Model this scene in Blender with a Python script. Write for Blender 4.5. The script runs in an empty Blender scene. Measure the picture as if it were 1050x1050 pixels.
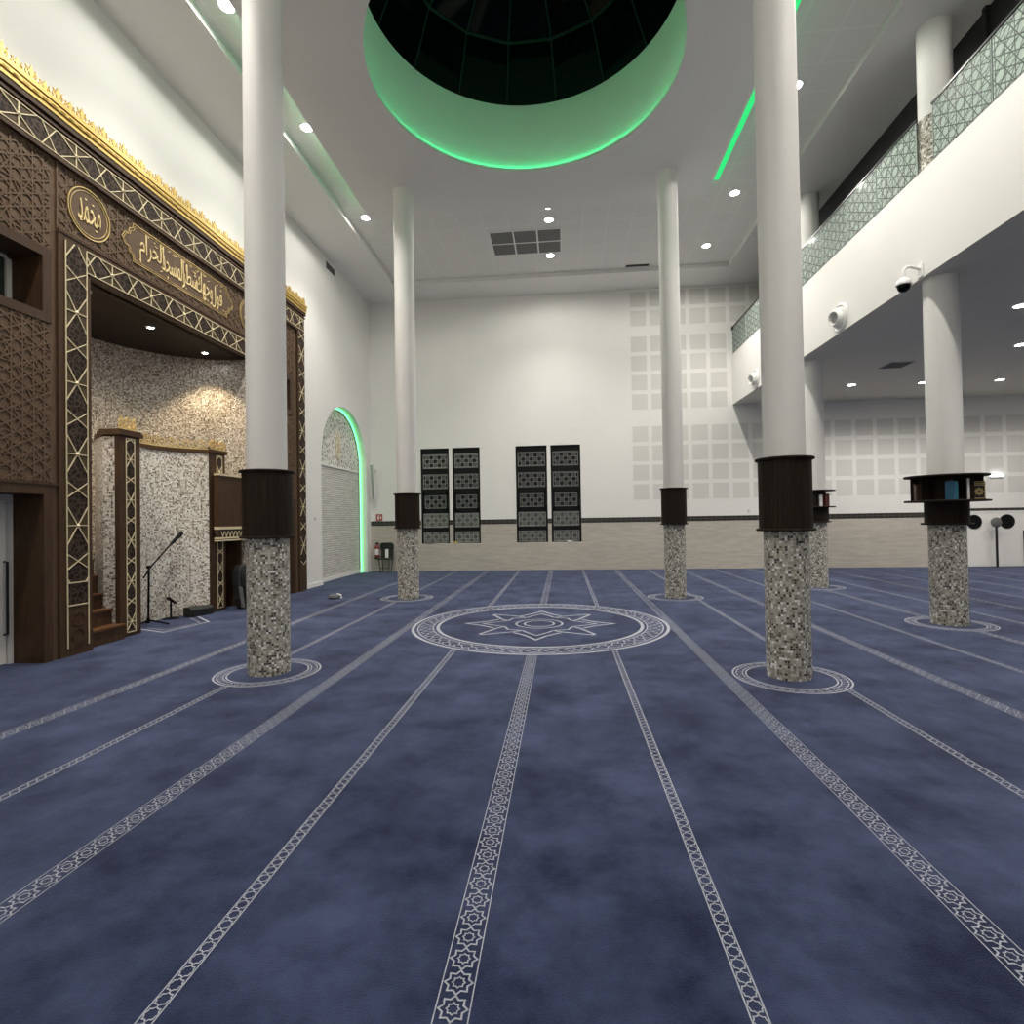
import bpy, bmesh, math, random
from mathutils import Vector, Matrix
PI = math.pi
sin, cos = math.sin, math.cos
random.seed(7)
SC = bpy.context.scene
COL = SC.collection

# ------------------------------------------------------------------ materials
def new_mat(name):
    m = bpy.data.materials.new(name); m.use_nodes = True
    nt = m.node_tree; nt.nodes.clear()
    out = nt.nodes.new('ShaderNodeOutputMaterial')
    return m, nt, out
def N(nt, t, **kw):
    n = nt.nodes.new(t)
    for k, v in kw.items():
        if k.startswith('i_'):
            key = k[2:]
            n.inputs[int(key) if key.isdigit() else key].default_value = v
        else: setattr(n, k, v)
    return n
def bsdf(nt, out, col=None, rough=.5, metal=0., spec=.5):
    b = N(nt, 'ShaderNodeBsdfPrincipled')
    if col is not None: b.inputs['Base Color'].default_value = (*col, 1)
    b.inputs['Roughness'].default_value = rough; b.inputs['Metallic'].default_value = metal
    b.inputs['Specular IOR Level'].default_value = spec
    nt.links.new(b.outputs[0], out.inputs[0]); return b
def ramp(nt, stops, interp='LINEAR'):
    r = N(nt, 'ShaderNodeValToRGB'); cr = r.color_ramp; cr.interpolation = interp
    while len(cr.elements) > 1: cr.elements.remove(cr.elements[-1])
    cr.elements[0].position = stops[0][0]; cr.elements[0].color = (*stops[0][1], 1)
    for p, c in stops[1:]:
        e = cr.elements.new(p); e.color = (*c, 1)
    return r
def bump(nt, b, height, strength=.3, dist=.01):
    n = N(nt, 'ShaderNodeBump'); n.inputs['Strength'].default_value = strength; n.inputs['Distance'].default_value = dist
    nt.links.new(height, n.inputs['Height']); nt.links.new(n.outputs[0], b.inputs['Normal'])
def coords(nt, kind='Object', scale=(1, 1, 1)):
    t = N(nt, 'ShaderNodeTexCoord'); mp = N(nt, 'ShaderNodeMapping'); mp.inputs['Scale'].default_value = scale
    nt.links.new(t.outputs[kind], mp.inputs[0]); return mp.outputs[0]
def plain(name, col, rough=.5, metal=0., noise=.06, nscale=6., spec=.5):
    m, nt, out = new_mat(name); b = bsdf(nt, out, col, rough, metal, spec)
    v = coords(nt); n = N(nt, 'ShaderNodeTexNoise'); n.inputs['Scale'].default_value = nscale; n.inputs['Detail'].default_value = 4
    nt.links.new(v, n.inputs['Vector'])
    r = ramp(nt, [(.3, tuple(c * (1 - noise) for c in col)), (.7, tuple(min(1, c * (1 + noise)) for c in col))])
    nt.links.new(n.outputs['Fac'], r.inputs[0]); nt.links.new(r.outputs[0], b.inputs['Base Color']); return m
def emit(name, col, s):
    m, nt, out = new_mat(name); e = N(nt, 'ShaderNodeEmission'); e.inputs[0].default_value = (*col, 1); e.inputs[1].default_value = s
    nt.links.new(e.outputs[0], out.inputs[0]); return m
def wood(name, c1, c2, axis='Z', rough=.5, s=14., spec=.2):
    m, nt, out = new_mat(name); b = bsdf(nt, out, c1, rough, 0, spec)
    sc = {'Z': (6, 6, .5), 'Y': (6, .5, 6), 'X': (.5, 6, 6)}[axis]
    v = coords(nt, 'Object', sc); n = N(nt, 'ShaderNodeTexNoise'); n.inputs['Scale'].default_value = s / 2; n.inputs['Detail'].default_value = 6; n.inputs['Distortion'].default_value = .6
    nt.links.new(v, n.inputs['Vector']); r = ramp(nt, [(.3, c1), (.72, c2)])
    nt.links.new(n.outputs['Fac'], r.inputs[0]); nt.links.new(r.outputs[0], b.inputs['Base Color'])
    bump(nt, b, n.outputs['Fac'], .25, .004); return m
def mosaic(name, tile, stops, grout, rough=.3):
    m, nt, out = new_mat(name); b = bsdf(nt, out, (.3, .3, .3), rough)
    uv = N(nt, 'ShaderNodeUVMap')
    sc = N(nt, 'ShaderNodeVectorMath', operation='SCALE'); sc.inputs['Scale'].default_value = 1. / tile
    nt.links.new(uv.outputs[0], sc.inputs[0])
    fl = N(nt, 'ShaderNodeVectorMath', operation='FLOOR'); fr = N(nt, 'ShaderNodeVectorMath', operation='FRACTION')
    nt.links.new(sc.outputs[0], fl.inputs[0]); nt.links.new(sc.outputs[0], fr.inputs[0])
    wn = N(nt, 'ShaderNodeTexWhiteNoise', noise_dimensions='2D'); nt.links.new(fl.outputs[0], wn.inputs['Vector'])
    r = ramp(nt, stops, 'CONSTANT'); nt.links.new(wn.outputs['Value'], r.inputs[0])
    sp = N(nt, 'ShaderNodeSeparateXYZ'); nt.links.new(fr.outputs[0], sp.inputs[0])
    def edge(o):
        a = N(nt, 'ShaderNodeMath', operation='SUBTRACT'); a.inputs[1].default_value = .5; nt.links.new(o, a.inputs[0])
        c = N(nt, 'ShaderNodeMath', operation='ABSOLUTE'); nt.links.new(a.outputs[0], c.inputs[0]); return c.outputs[0]
    mx = N(nt, 'ShaderNodeMath', operation='MAXIMUM'); nt.links.new(edge(sp.outputs[0]), mx.inputs[0]); nt.links.new(edge(sp.outputs[1]), mx.inputs[1])
    gt = N(nt, 'ShaderNodeMath', operation='GREATER_THAN'); gt.inputs[1].default_value = .43; nt.links.new(mx.outputs[0], gt.inputs[0])
    mix = N(nt, 'ShaderNodeMix', data_type='RGBA'); nt.links.new(gt.outputs[0], mix.inputs[0]); nt.links.new(r.outputs[0], mix.inputs[6]); mix.inputs[7].default_value = (*grout, 1)
    nt.links.new(mix.outputs[2], b.inputs['Base Color'])
    rr = N(nt, 'ShaderNodeMath', operation='MULTIPLY_ADD'); rr.inputs[1].default_value = .5; rr.inputs[2].default_value = rough; nt.links.new(gt.outputs[0], rr.inputs[0]); nt.links.new(rr.outputs[0], b.inputs['Roughness'])
    return m
def brick(name, c1, c2, mortar, bw, bh, msize, rough=.5, axes='XZ', offset=.5, bumpk=0., noise=0.):
    m, nt, out = new_mat(name); b = bsdf(nt, out, c1, rough)
    t = N(nt, 'ShaderNodeTexCoord'); s = N(nt, 'ShaderNodeSeparateXYZ'); c = N(nt, 'ShaderNodeCombineXYZ')
    nt.links.new(t.outputs['Object'], s.inputs[0])
    nt.links.new(s.outputs['XYZ'.index(axes[0])], c.inputs[0]); nt.links.new(s.outputs['XYZ'.index(axes[1])], c.inputs[1])
    br = N(nt, 'ShaderNodeTexBrick'); br.offset = offset
    br.inputs['Color1'].default_value = (*c1, 1); br.inputs['Color2'].default_value = (*c2, 1); br.inputs['Mortar'].default_value = (*mortar, 1)
    br.inputs['Scale'].default_value = 1; br.inputs['Mortar Size'].default_value = msize; br.inputs['Brick Width'].default_value = bw; br.inputs['Row Height'].default_value = bh
    br.inputs['Mortar Smooth'].default_value = .1
    nt.links.new(c.outputs[0], br.inputs['Vector']); src = br.outputs['Color']
    if noise:
        n = N(nt, 'ShaderNodeTexNoise'); n.inputs['Scale'].default_value = 5; n.inputs['Detail'].default_value = 6
        mp = N(nt, 'ShaderNodeMapping'); mp.inputs['Scale'].default_value = (.5, .5, 4); nt.links.new(t.outputs['Object'], mp.inputs[0]); nt.links.new(mp.outputs[0], n.inputs['Vector'])
        r = ramp(nt, [(.3, (1 - noise,) * 3), (.7, (1 + noise * .4,) * 3)]); nt.links.new(n.outputs['Fac'], r.inputs[0])
        mm = N(nt, 'ShaderNodeMix', data_type='RGBA', blend_type='MULTIPLY'); mm.inputs[0].default_value = 1
        nt.links.new(src, mm.inputs[6]); nt.links.new(r.outputs[0], mm.inputs[7]); src = mm.outputs[2]
    nt.links.new(src, b.inputs['Base Color'])
    if bumpk: bump(nt, b, br.outputs['Fac'], bumpk, -.01)
    return m
def carved(name, dark, light, scale, rough=.5, width=.06, strength=.8):
    m, nt, out = new_mat(name); b = bsdf(nt, out, dark, rough, 0, .15)
    v = coords(nt); n = N(nt, 'ShaderNodeTexNoise'); n.inputs['Scale'].default_value = scale * .6; nt.links.new(v, n.inputs['Vector'])
    add = N(nt, 'ShaderNodeVectorMath', operation='MULTIPLY_ADD'); add.inputs[1].default_value = (1.2 / scale,) * 3
    nt.links.new(n.outputs['Color'], add.inputs[0]); nt.links.new(v, add.inputs[2])
    vo = N(nt, 'ShaderNodeTexVoronoi', feature='DISTANCE_TO_EDGE'); vo.inputs['Scale'].default_value = scale; nt.links.new(add.outputs[0], vo.inputs['Vector'])
    r = ramp(nt, [(0, light), (width, light), (width * 1.9, dark), (1, dark)])
    nt.links.new(vo.outputs['Distance'], r.inputs[0]); nt.links.new(r.outputs[0], b.inputs['Base Color'])
    bump(nt, b, r.outputs[0], strength, .01); return m

M = {}
M['white'] = plain('white_paint', (.83, .82, .795), .75, noise=.012, nscale=1.2, spec=.25)
M['column'] = plain('column_paint', (.80, .79, .77), .6, noise=.01, nscale=2, spec=.3)
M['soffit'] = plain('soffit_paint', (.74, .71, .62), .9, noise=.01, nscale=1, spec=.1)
M['ceil'] = plain('ceiling_paint', (.80, .79, .77), .9, noise=.01, nscale=1, spec=.1)
M['plastic'] = plain('white_plastic', (.80, .80, .78), .35, noise=.01)
M['greyplastic'] = plain('grey_plastic', (.42, .43, .42), .4)
M['headgrey'] = plain('dark_grey_plastic', (.13, .13, .125), .4)
M['black'] = plain('black_plastic', (.012, .012, .013), .4)
M['blackmetal'] = plain('black_metal', (.018, .018, .02), .35, spec=.6)
M['darkframe'] = plain('window_frame_black', (.008, .009, .009), .5, spec=.15)
M['void'] = plain('night_dark', (.004, .004, .005), .8)
M['wood'] = wood('walnut_wood', (.050, .027, .014), (.085, .047, .025))
M['woodpanel'] = wood('carved_walnut_panel', (.105, .066, .042), (.145, .094, .06))
M['woodtrim'] = wood('walnut_trim', (.052, .029, .017), (.078, .045, .027))
M['wooddark'] = wood('wenge_wood', (.014, .009, .006), (.030, .020, .013), rough=.6, spec=.15)
M['woodceil'] = wood('dark_wood_soffit', (.022, .013, .008), (.034, .021, .013), 'Y')
M['woodstep'] = wood('stair_wood', (.095, .042, .018), (.14, .066, .03), 'Y', .35)
M['carve'] = carved('carved_dark_floral', (.018, .011, .008), (.07, .047, .036), 15, .6, .07)
M['carvefill'] = plain('olive_wood_fill', (.075, .052, .028), .5, spec=.2)
M['gold'] = plain('gold_leaf', (.66, .47, .155), .42, .65, .12, 20)
M['goldpale'] = plain('pale_gold_line', (.76, .65, .43), .5, .15, .06, 20)
M['goldbrass'] = plain('brass_lattice', (.82, .62, .28), .35, .75, .1, 20)
M['goldscript'] = plain('gilt_script', (.88, .70, .36), .45, .3, .06, 20)
M['glassdark'] = plain('dark_night_glass', (.002, .003, .003), .04, spec=.12)
M['mullion'] = plain('dome_mullion', (.022, .03, .028), .7, spec=.1)
M['galglass'] = plain('dark_gallery_glazing', (.02, .021, .022), .35, spec=.3)
M['lattice'] = plain('grey_lattice', (.50, .50, .48), .6)
M['frost'] = plain('frosted_backing', (.22, .22, .205), .7)
M['latticelit'] = plain('backlit_lattice', (.72, .72, .68), .6)  # grey lattice brightened: light behind the lower panes put into the colour
M['red'] = plain('red_enamel', (.26, .025, .025), .35)
M['paper'] = plain('white_paper', (.78, .78, .76), .7)
M['redsign'] = plain('red_sign', (.42, .08, .06), .5)
M['chair'] = plain('black_green_chair', (.015, .022, .019), .5)
M['chairframe'] = plain('chair_frame', (.04, .045, .042), .4, .3)
M['bagdark'] = plain('black_nylon', (.01, .011, .014), .7)
M['baggrey'] = plain('grey_nylon', (.12, .115, .115), .8)
M['speaker'] = plain('dark_grille', (.014, .017, .015), .6)
M['blue'] = plain('blue_book_cover', (.013, .10, .19), .5)
M['teal'] = plain('teal_book_cover', (.02, .15, .22), .5)
M['maroon'] = plain('maroon_book_cover', (.10, .022, .014), .5)
M['brownbook'] = plain('brown_book_cover', (.085, .035, .02), .5)
M['blackbook'] = plain('black_book_cover', (.015, .014, .011), .45)
M['yellow'] = plain('yellow_card', (.62, .45, .12), .6)
M['greybag'] = plain('grey_cloth', (.10, .105, .12), .9)
M['grille'] = brick('air_grille_grey', (.16, .16, .155), (.17, .17, .165), (.10, .10, .10), .9, .02, .006, .6, 'XY', 0)
M['perfwall'] = carved('perforated_plasterboard', (.67, .66, .635), (.69, .68, .65), 60, .8, .1, .1)
M['perfceil'] = brick('perforated_ceiling_tiles', (.755, .745, .72), (.765, .755, .73), (.80, .79, .77), .6, .6, .02, .9, 'XY', 0)
M['dado'] = brick('beige_travertine_tiles', (.53, .49, .43), (.56, .52, .455), (.50, .46, .40), 1.2, .36, .004, .4, 'XZ', .5, 0, .16)
M['band'] = brick('dark_band_tiles', (.022, .021, .018), (.03, .028, .024), (.10, .095, .085), .15, .17, .008, .35, 'XZ', 0)
M['stone'] = brick('split_face_stone', (.80, .78, .74), (.66, .645, .61), (.40, .39, .375), .34, .062, .006, .85, 'YZ', .37, .9, .1)
M['arabesque'] = carved('white_arabesque_plaster', (.42, .395, .35), (.82, .80, .76), 8, .8, .13, .9)
MS = [(0, (.018, .015, .012)), (.11, (.10, .085, .065)), (.2, (.30, .285, .24)), (.36, (.24, .225, .185)), (.5, (.36, .345, .30)), (.66, (.20, .18, .145)), (.76, (.44, .43, .385)), (.90, (.76, .76, .72))]
MS = [(p, tuple(min(.84, v * 1.32) for v in c)) for p, c in MS]
M['mosaic'] = mosaic('column_glass_mosaic', .0245, MS, (.36, .345, .30))
MN = [(0, (.07, .055, .042)), (.10, (.26, .21, .165)), (.24, (.52, .47, .41)), (.42, (.40, .355, .305)), (.58, (.62, .58, .52)), (.76, (.33, .275, .22)), (.84, (.82, .80, .76))]
ML = [(0, (.05, .04, .03)), (.09, (.30, .25, .20)), (.20, (.62, .57, .50)), (.40, (.46, .41, .35)), (.52, (.74, .70, .64)), (.72, (.40, .34, .28)), (.80, (.84, .83, .80))]
M['mosaiclit'] = mosaic('lit_recess_mosaic', .026, ML, (.55, .51, .46), .28)  # niche mosaic in a lighter palette: the recess's stronger light is painted in
M['mic'] = plain('matt_black_metal', (.006, .006, .006), .6, spec=.1)
M['mosaicniche'] = mosaic('niche_glass_mosaic', .024, MN, (.34, .30, .26), .28)
M['downlight'] = emit('downlight_glow', (1, .97, .90), 45)
M['downdim'] = emit('soft_downlight_glow', (1, .98, .92), 8)
M['led'] = emit('green_led', (.004, 1, .30), 9)
M['ledline'] = emit('green_led_profile', (.03, .60, .16), .8)
M['ledcove'] = emit('green_led_cove', (.02, 1, .30), 3.8)
M['ledarch'] = emit('green_led_arch', (.09, 1, .24), 3.0)
M['emerg'] = emit('emergency_lamp', (.95, 1, 1), 4)

def carpet_mat(name, a, b_):
    m, nt, out = new_mat(name); b = bsdf(nt, out, a, .95, 0, .1)
    v = coords(nt); n1 = N(nt, 'ShaderNodeTexNoise'); n1.inputs['Scale'].default_value = 1.7; n1.inputs['Detail'].default_value = 7; n1.inputs['Roughness'].default_value = .68
    n2 = N(nt, 'ShaderNodeTexNoise'); n2.inputs['Scale'].default_value = 160; n2.inputs['Detail'].default_value = 2
    nt.links.new(v, n1.inputs['Vector']); nt.links.new(v, n2.inputs['Vector'])
    mx = N(nt, 'ShaderNodeMath', operation='MULTIPLY_ADD'); mx.inputs[1].default_value = .16; nt.links.new(n2.outputs['Fac'], mx.inputs[0]); nt.links.new(n1.outputs['Fac'], mx.inputs[2])
    r = ramp(nt, [(.43, a), (.74, b_)]); nt.links.new(mx.outputs[0], r.inputs[0]); nt.links.new(r.outputs[0], b.inputs['Base Color'])
    b.inputs['Sheen Weight'].default_value = .32; b.inputs['Sheen Roughness'].default_value = .45; b.inputs['Sheen Tint'].default_value = (.62, .68, .95, 1)
    bump(nt, b, n2.outputs['Fac'], .5, .006); return m
M['carpet'] = carpet_mat('blue_pile_carpet', (.006, .010, .034), (.046, .059, .122))
M['carpetline'] = plain('woven_pale_line', (.36, .38, .44), .95, noise=.15, nscale=40, spec=.1)

def glass_mat(name, tint, alpha, rough=.05):
    m, nt, out = new_mat(name)
    tr = N(nt, 'ShaderNodeBsdfTransparent'); tr.inputs[0].default_value = (*tint, 1)
    gl = N(nt, 'ShaderNodeBsdfGlossy'); gl.inputs[0].default_value = (.9, .95, .93, 1); gl.inputs[1].default_value = rough
    df = N(nt, 'ShaderNodeBsdfDiffuse'); df.inputs[0].default_value = (*tint, 1)
    tl = N(nt, 'ShaderNodeBsdfTranslucent'); tl.inputs[0].default_value = (*tint, 1)
    a = N(nt, 'ShaderNodeMixShader'); a.inputs[0].default_value = .4; nt.links.new(df.outputs[0], a.inputs[1]); nt.links.new(tl.outputs[0], a.inputs[2])
    c = N(nt, 'ShaderNodeMixShader'); c.inputs[0].default_value = alpha; nt.links.new(tr.outputs[0], c.inputs[1]); nt.links.new(a.outputs[0], c.inputs[2])
    fr = N(nt, 'ShaderNodeFresnel'); fr.inputs[0].default_value = 1.3
    d = N(nt, 'ShaderNodeMixShader'); nt.links.new(fr.outputs[0], d.inputs[0]); nt.links.new(c.outputs[0], d.inputs[1]); nt.links.new(gl.outputs[0], d.inputs[2])
    nt.links.new(d.outputs[0], out.inputs[0]); return m
M['railglass'] = glass_mat('frosted_mint_glass', (.76, .86, .81), .85)
M['raillines'] = plain('glass_etched_lines', (.055, .075, .065), .5)
M['pane'] = glass_mat('clear_window_pane', (.96, .97, .97), .0, .02)
M['tintpane'] = plain('leaded_grey_pane', (.055, .068, .06), .2)

# ------------------------------------------------------------------ mesh builder
class MB:
    def __init__(s): s.bm = bmesh.new(); s.uvl = s.bm.loops.layers.uv.new('UVMap')
    def face(s, pts, m=0, uv=None):
        f = s.bm.faces.new([s.bm.verts.new(p) for p in pts]); f.material_index = m
        if uv:
            for l, c in zip(f.loops, uv): l[s.uvl].uv = c
        return f
    def grid(s, rows, m=0, uvs=None, closed=False):
        vs = [[s.bm.verts.new(p) for p in r] for r in rows]
        for i in range(len(vs) - 1):
            n = len(vs[i])
            for j in range(n if closed else n - 1):
                k = (j + 1) % n
                f = s.bm.faces.new((vs[i][j], vs[i][k], vs[i + 1][k], vs[i + 1][j])); f.material_index = m
                if uvs:
                    q = (uvs[i][j], uvs[i][j + 1], uvs[i + 1][j + 1], uvs[i + 1][j])
                    for l, c in zip(f.loops, q): l[s.uvl].uv = c
        return vs
    def box8(s, P, m=0):
        v = [s.bm.verts.new(p) for p in P]
        for q in ((0, 3, 2, 1), (4, 5, 6, 7), (0, 1, 5, 4), (1, 2, 6, 5), (2, 3, 7, 6), (3, 0, 4, 7)):
            s.bm.faces.new([v[i] for i in q]).material_index = m
    def box(s, a, b, m=0):
        x0, y0, z0 = a; x1, y1, z1 = b
        s.box8([(x0, y0, z0), (x1, y0, z0), (x1, y1, z0), (x0, y1, z0), (x0, y0, z1), (x1, y0, z1), (x1, y1, z1), (x0, y1, z1)], m)
    def bar(s, F, a, b, w, h, m=0, z0=0.):
        """raised strip from a to b in the frame F=(o,ex,ey,n)"""
        o, ex, ey, n = F; a = Vector(a); b = Vector(b); d = (b - a)
        if d.length < 1e-5: return
        d.normalize(); q = Vector((-d.y, d.x)) * w / 2
        P = [a - q, b - q, b + q, a + q]
        L = [o + ex * p.x + ey * p.y + n * z0 for p in P]
        if h <= 0: s.face(L, m); return
        U = [p + n * h for p in L]
        v = [s.bm.verts.new(p) for p in L + U]
        for k in ((4, 5, 6, 7), (0, 1, 5, 4), (1, 2, 6, 5), (2, 3, 7, 6), (3, 0, 4, 7)):
            s.bm.faces.new([v[i] for i in k]).material_index = m
    def stroke(s, F, pts, w, h=0., m=0, closed=False, z0=0.):
        """mitred flat (or raised) line through 2-D pts"""
        o, ex, ey, n = F; pts = [Vector(p) for p in pts]; k = len(pts); A = []; B = []
        for i in range(k):
            if closed: p, q = pts[i - 1], pts[(i + 1) % k]
            else: p, q = pts[max(0, i - 1)], pts[min(k - 1, i + 1)]
            d1 = (pts[i] - p); d2 = (q - pts[i])
            d1 = d1.normalized() if d1.length > 1e-9 else d2.normalized()
            d2 = d2.normalized() if d2.length > 1e-9 else d1
            t = d1 + d2
            t = t.normalized() if t.length > 1e-6 else d1
            nn = Vector((-t.y, t.x)); c = max(.45, nn.dot(Vector((-d1.y, d1.x))))
            A.append(pts[i] - nn * w / 2 / c); B.append(pts[i] + nn * w / 2 / c)
        W = lambda p, z: o + ex * p.x + ey * p.y + n * z
        if h <= 0: rows = [[W(p, z0) for p in A], [W(p, z0) for p in B]]
        else: rows = [[W(p, z0) for p in A], [W(p, z0 + h) for p in A], [W(p, z0 + h) for p in B], [W(p, z0) for p in B]]
        s.grid(rows, m, closed=closed)
    def prism(s, F, poly, h, m=0, z0=0.):
        o, ex, ey, n = F
        a = [s.bm.verts.new(o + ex * x + ey * y + n * z0) for x, y in poly]
        b = [s.bm.verts.new(o + ex * x + ey * y + n * (z0 + h)) for x, y in poly]
        s.bm.faces.new(b).material_index = m; s.bm.faces.new(a[::-1]).material_index = m
        for i in range(len(a)):
            j = (i + 1) % len(a); s.bm.faces.new((a[i], a[j], b[j], b[i])).material_index = m
    def lathe(s, c, prof, seg=32, m=0, a0=0., a1=2 * PI, axis=None):
        c = Vector(c); full = abs(a1 - a0 - 2 * PI) < 1e-6
        R = Vector((0, 0, 1)).rotation_difference(Vector(axis)).to_matrix() if axis else Matrix.Identity(3)
        k = seg if full else seg + 1
        rows = []; uvs = []
        for r, z in prof:
            rows.append([c + R @ Vector((max(r, 1e-4) * cos(a0 + (a1 - a0) * i / seg), max(r, 1e-4) * sin(a0 + (a1 - a0) * i / seg), z)) for i in range(k)])
            uvs.append([(prof[0][0] * (a1 - a0) * i / seg, z) for i in range(seg + 1)])
        s.grid(rows, m, uvs, closed=full)
    def tube(s, path, r, seg=8, m=0):
        path = [Vector(p) for p in path]; rows = []; up = None
        for i, p in enumerate(path):
            d = (path[min(i + 1, len(path) - 1)] - path[max(i - 1, 0)]).normalized()
            if up is None: up = d.orthogonal().normalized()
            up = (up - d * up.dot(d)).normalized(); sd = d.cross(up)
            rr = r[i] if isinstance(r, (list, tuple)) else r
            rows.append([p + (up * cos(2 * PI * j / seg) + sd * sin(2 * PI * j / seg)) * rr for j in range(seg)])
        vs = s.grid(rows, m, closed=True)
        s.bm.faces.new(vs[0][::-1]).material_index = m; s.bm.faces.new(vs[-1]).material_index = m
    def add(s, me, loc):
        me.transform(Matrix.Translation(loc)); s.bm.from_mesh(me); bpy.data.meshes.remove(me)
    def build(s, name, mats, parent=None, smooth=False, recalc=False, bevel=0., **props):
        if recalc or smooth: bmesh.ops.remove_doubles(s.bm, verts=s.bm.verts, dist=1e-5); bmesh.ops.recalc_face_normals(s.bm, faces=s.bm.faces)
        me = bpy.data.meshes.new(name); s.bm.to_mesh(me); s.bm.free()
        for m in (mats if isinstance(mats, (list, tuple)) else [mats]): me.materials.append(M[m] if isinstance(m, str) else m)
        if smooth:
            me.polygons.foreach_set('use_smooth', [True] * len(me.polygons)); me.set_sharp_from_angle(angle=math.radians(38))
        o = bpy.data.objects.new(name, me); COL.objects.link(o)
        if parent is not None: o.parent = parent
        if bevel:
            b = o.modifiers.new('bevel', 'BEVEL'); b.width = bevel; b.segments = 2; b.limit_method = 'ANGLE'
        for k, v in props.items(): o[k] = v
        return o
def struct(o, label=None):
    o['kind'] = 'structure'
    if label: o['label'] = label
    return o
def tag(o, label, cat, group=None):
    o['label'] = label; o['category'] = cat
    if group: o['group'] = group
    return o
def thing(name, label, cat, loc=(0, 0, 0), rz=0., group=None):
    o = bpy.data.objects.new(name, None); COL.objects.link(o); o.location = loc; o.rotation_euler = (0, 0, rz); o.empty_display_size = .1
    return tag(o, label, cat, group)
def dup(root, loc, rz=None, label=None, group=None, cat=None):
    def cp(o, parent):
        c = o.copy(); COL.objects.link(c)
        if parent is not None: c.parent = parent
        for ch in o.children: cp(ch, c)
        return c
    r = cp(root, None); r.location = loc
    if rz is not None: r.rotation_euler = (0, 0, rz)
    if label: r['label'] = label
    if group: r['group'] = group
    return r
V3 = Vector
def frame(o, ex, ey, n): return (V3(o), V3(ex), V3(ey), V3(n))
FLOOR = frame((0, 0, .002), (1, 0, 0), (0, 1, 0), (0, 0, 1))
def Lface(x, y0, z0): return frame((x, y0, z0), (0, 1, 0), (0, 0, 1), (1, 0, 0))   # a surface that looks to +X: 2-D axes are (Y, Z)

def clip_line(p, d, rect, holes=(), circles=()):
    x0, y0, x1, y1 = rect
    def iv(r):
        t0, t1 = -1e9, 1e9
        for a, b, lo, hi in ((p[0], d[0], r[0], r[2]), (p[1], d[1], r[1], r[3])):
            if abs(b) < 1e-9:
                if a < lo or a > hi: return None
            else:
                u, v = (lo - a) / b, (hi - a) / b
                if u > v: u, v = v, u
                t0, t1 = max(t0, u), min(t1, v)
        return (t0, t1) if t1 - t0 > 1e-4 else None
    base = iv(rect)
    if not base: return []
    segs = [base]
    cuts = [c for c in (iv(h) for h in holes) if c]
    for cx, cy, r in circles:
        ex, ey = p[0] - cx, p[1] - cy; bq = ex * d[0] + ey * d[1]; cq = ex * ex + ey * ey - r * r; D = bq * bq - cq
        if D > 0: cuts.append((-bq - D ** .5, -bq + D ** .5))
    for c0, c1 in cuts:
        nx = []
        for a, b in segs:
            if c1 <= a or c0 >= b: nx.append((a, b)); continue
            if c0 > a: nx.append((a, c0))
            if c1 < b: nx.append((c1, b))
        segs = nx
    return [((p[0] + d[0] * a, p[1] + d[1] * a), (p[0] + d[0] * b, p[1] + d[1] * b)) for a, b in segs if b - a > .004]
def lattice(mb, F, rect, pitch, w, h, m=0, angles=(30, 90, 150), holes=(), circles=(), z0=0.):
    """three families of straight bars that weave stars and hexagons"""
    x0, y0, x1, y1 = rect; cx, cy = (x0 + x1) / 2, (y0 + y1) / 2; R = math.hypot(x1 - x0, y1 - y0) / 2 + pitch
    for fam, a in enumerate(angles):
        fam += 1 if angles[0] else 4
        d = (cos(math.radians(a)), sin(math.radians(a))); q = (-d[1], d[0]); k = int(R / pitch) + 1
        for i in range(-k, k + 1):
            t = (i + .5) * pitch
            for A, B in clip_line((cx + q[0] * t, cy + q[1] * t), d, rect, holes, circles): mb.bar(F, A, B, w, h + fam * .0003 if h > 0 else 0, m, z0 + (fam * .0004 if h <= 0 else 0))
def star_pts(cx, cy, R, r, n=8, rot=0.):
    return [(cx + (R if i % 2 == 0 else r) * cos(rot + PI * i / n), cy + (R if i % 2 == 0 else r) * sin(rot + PI * i / n)) for i in range(2 * n)]
def circ(cx, cy, r, n=48): return [(cx + r * cos(2 * PI * i / n), cy + r * sin(2 * PI * i / n)) for i in range(n)]
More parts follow.
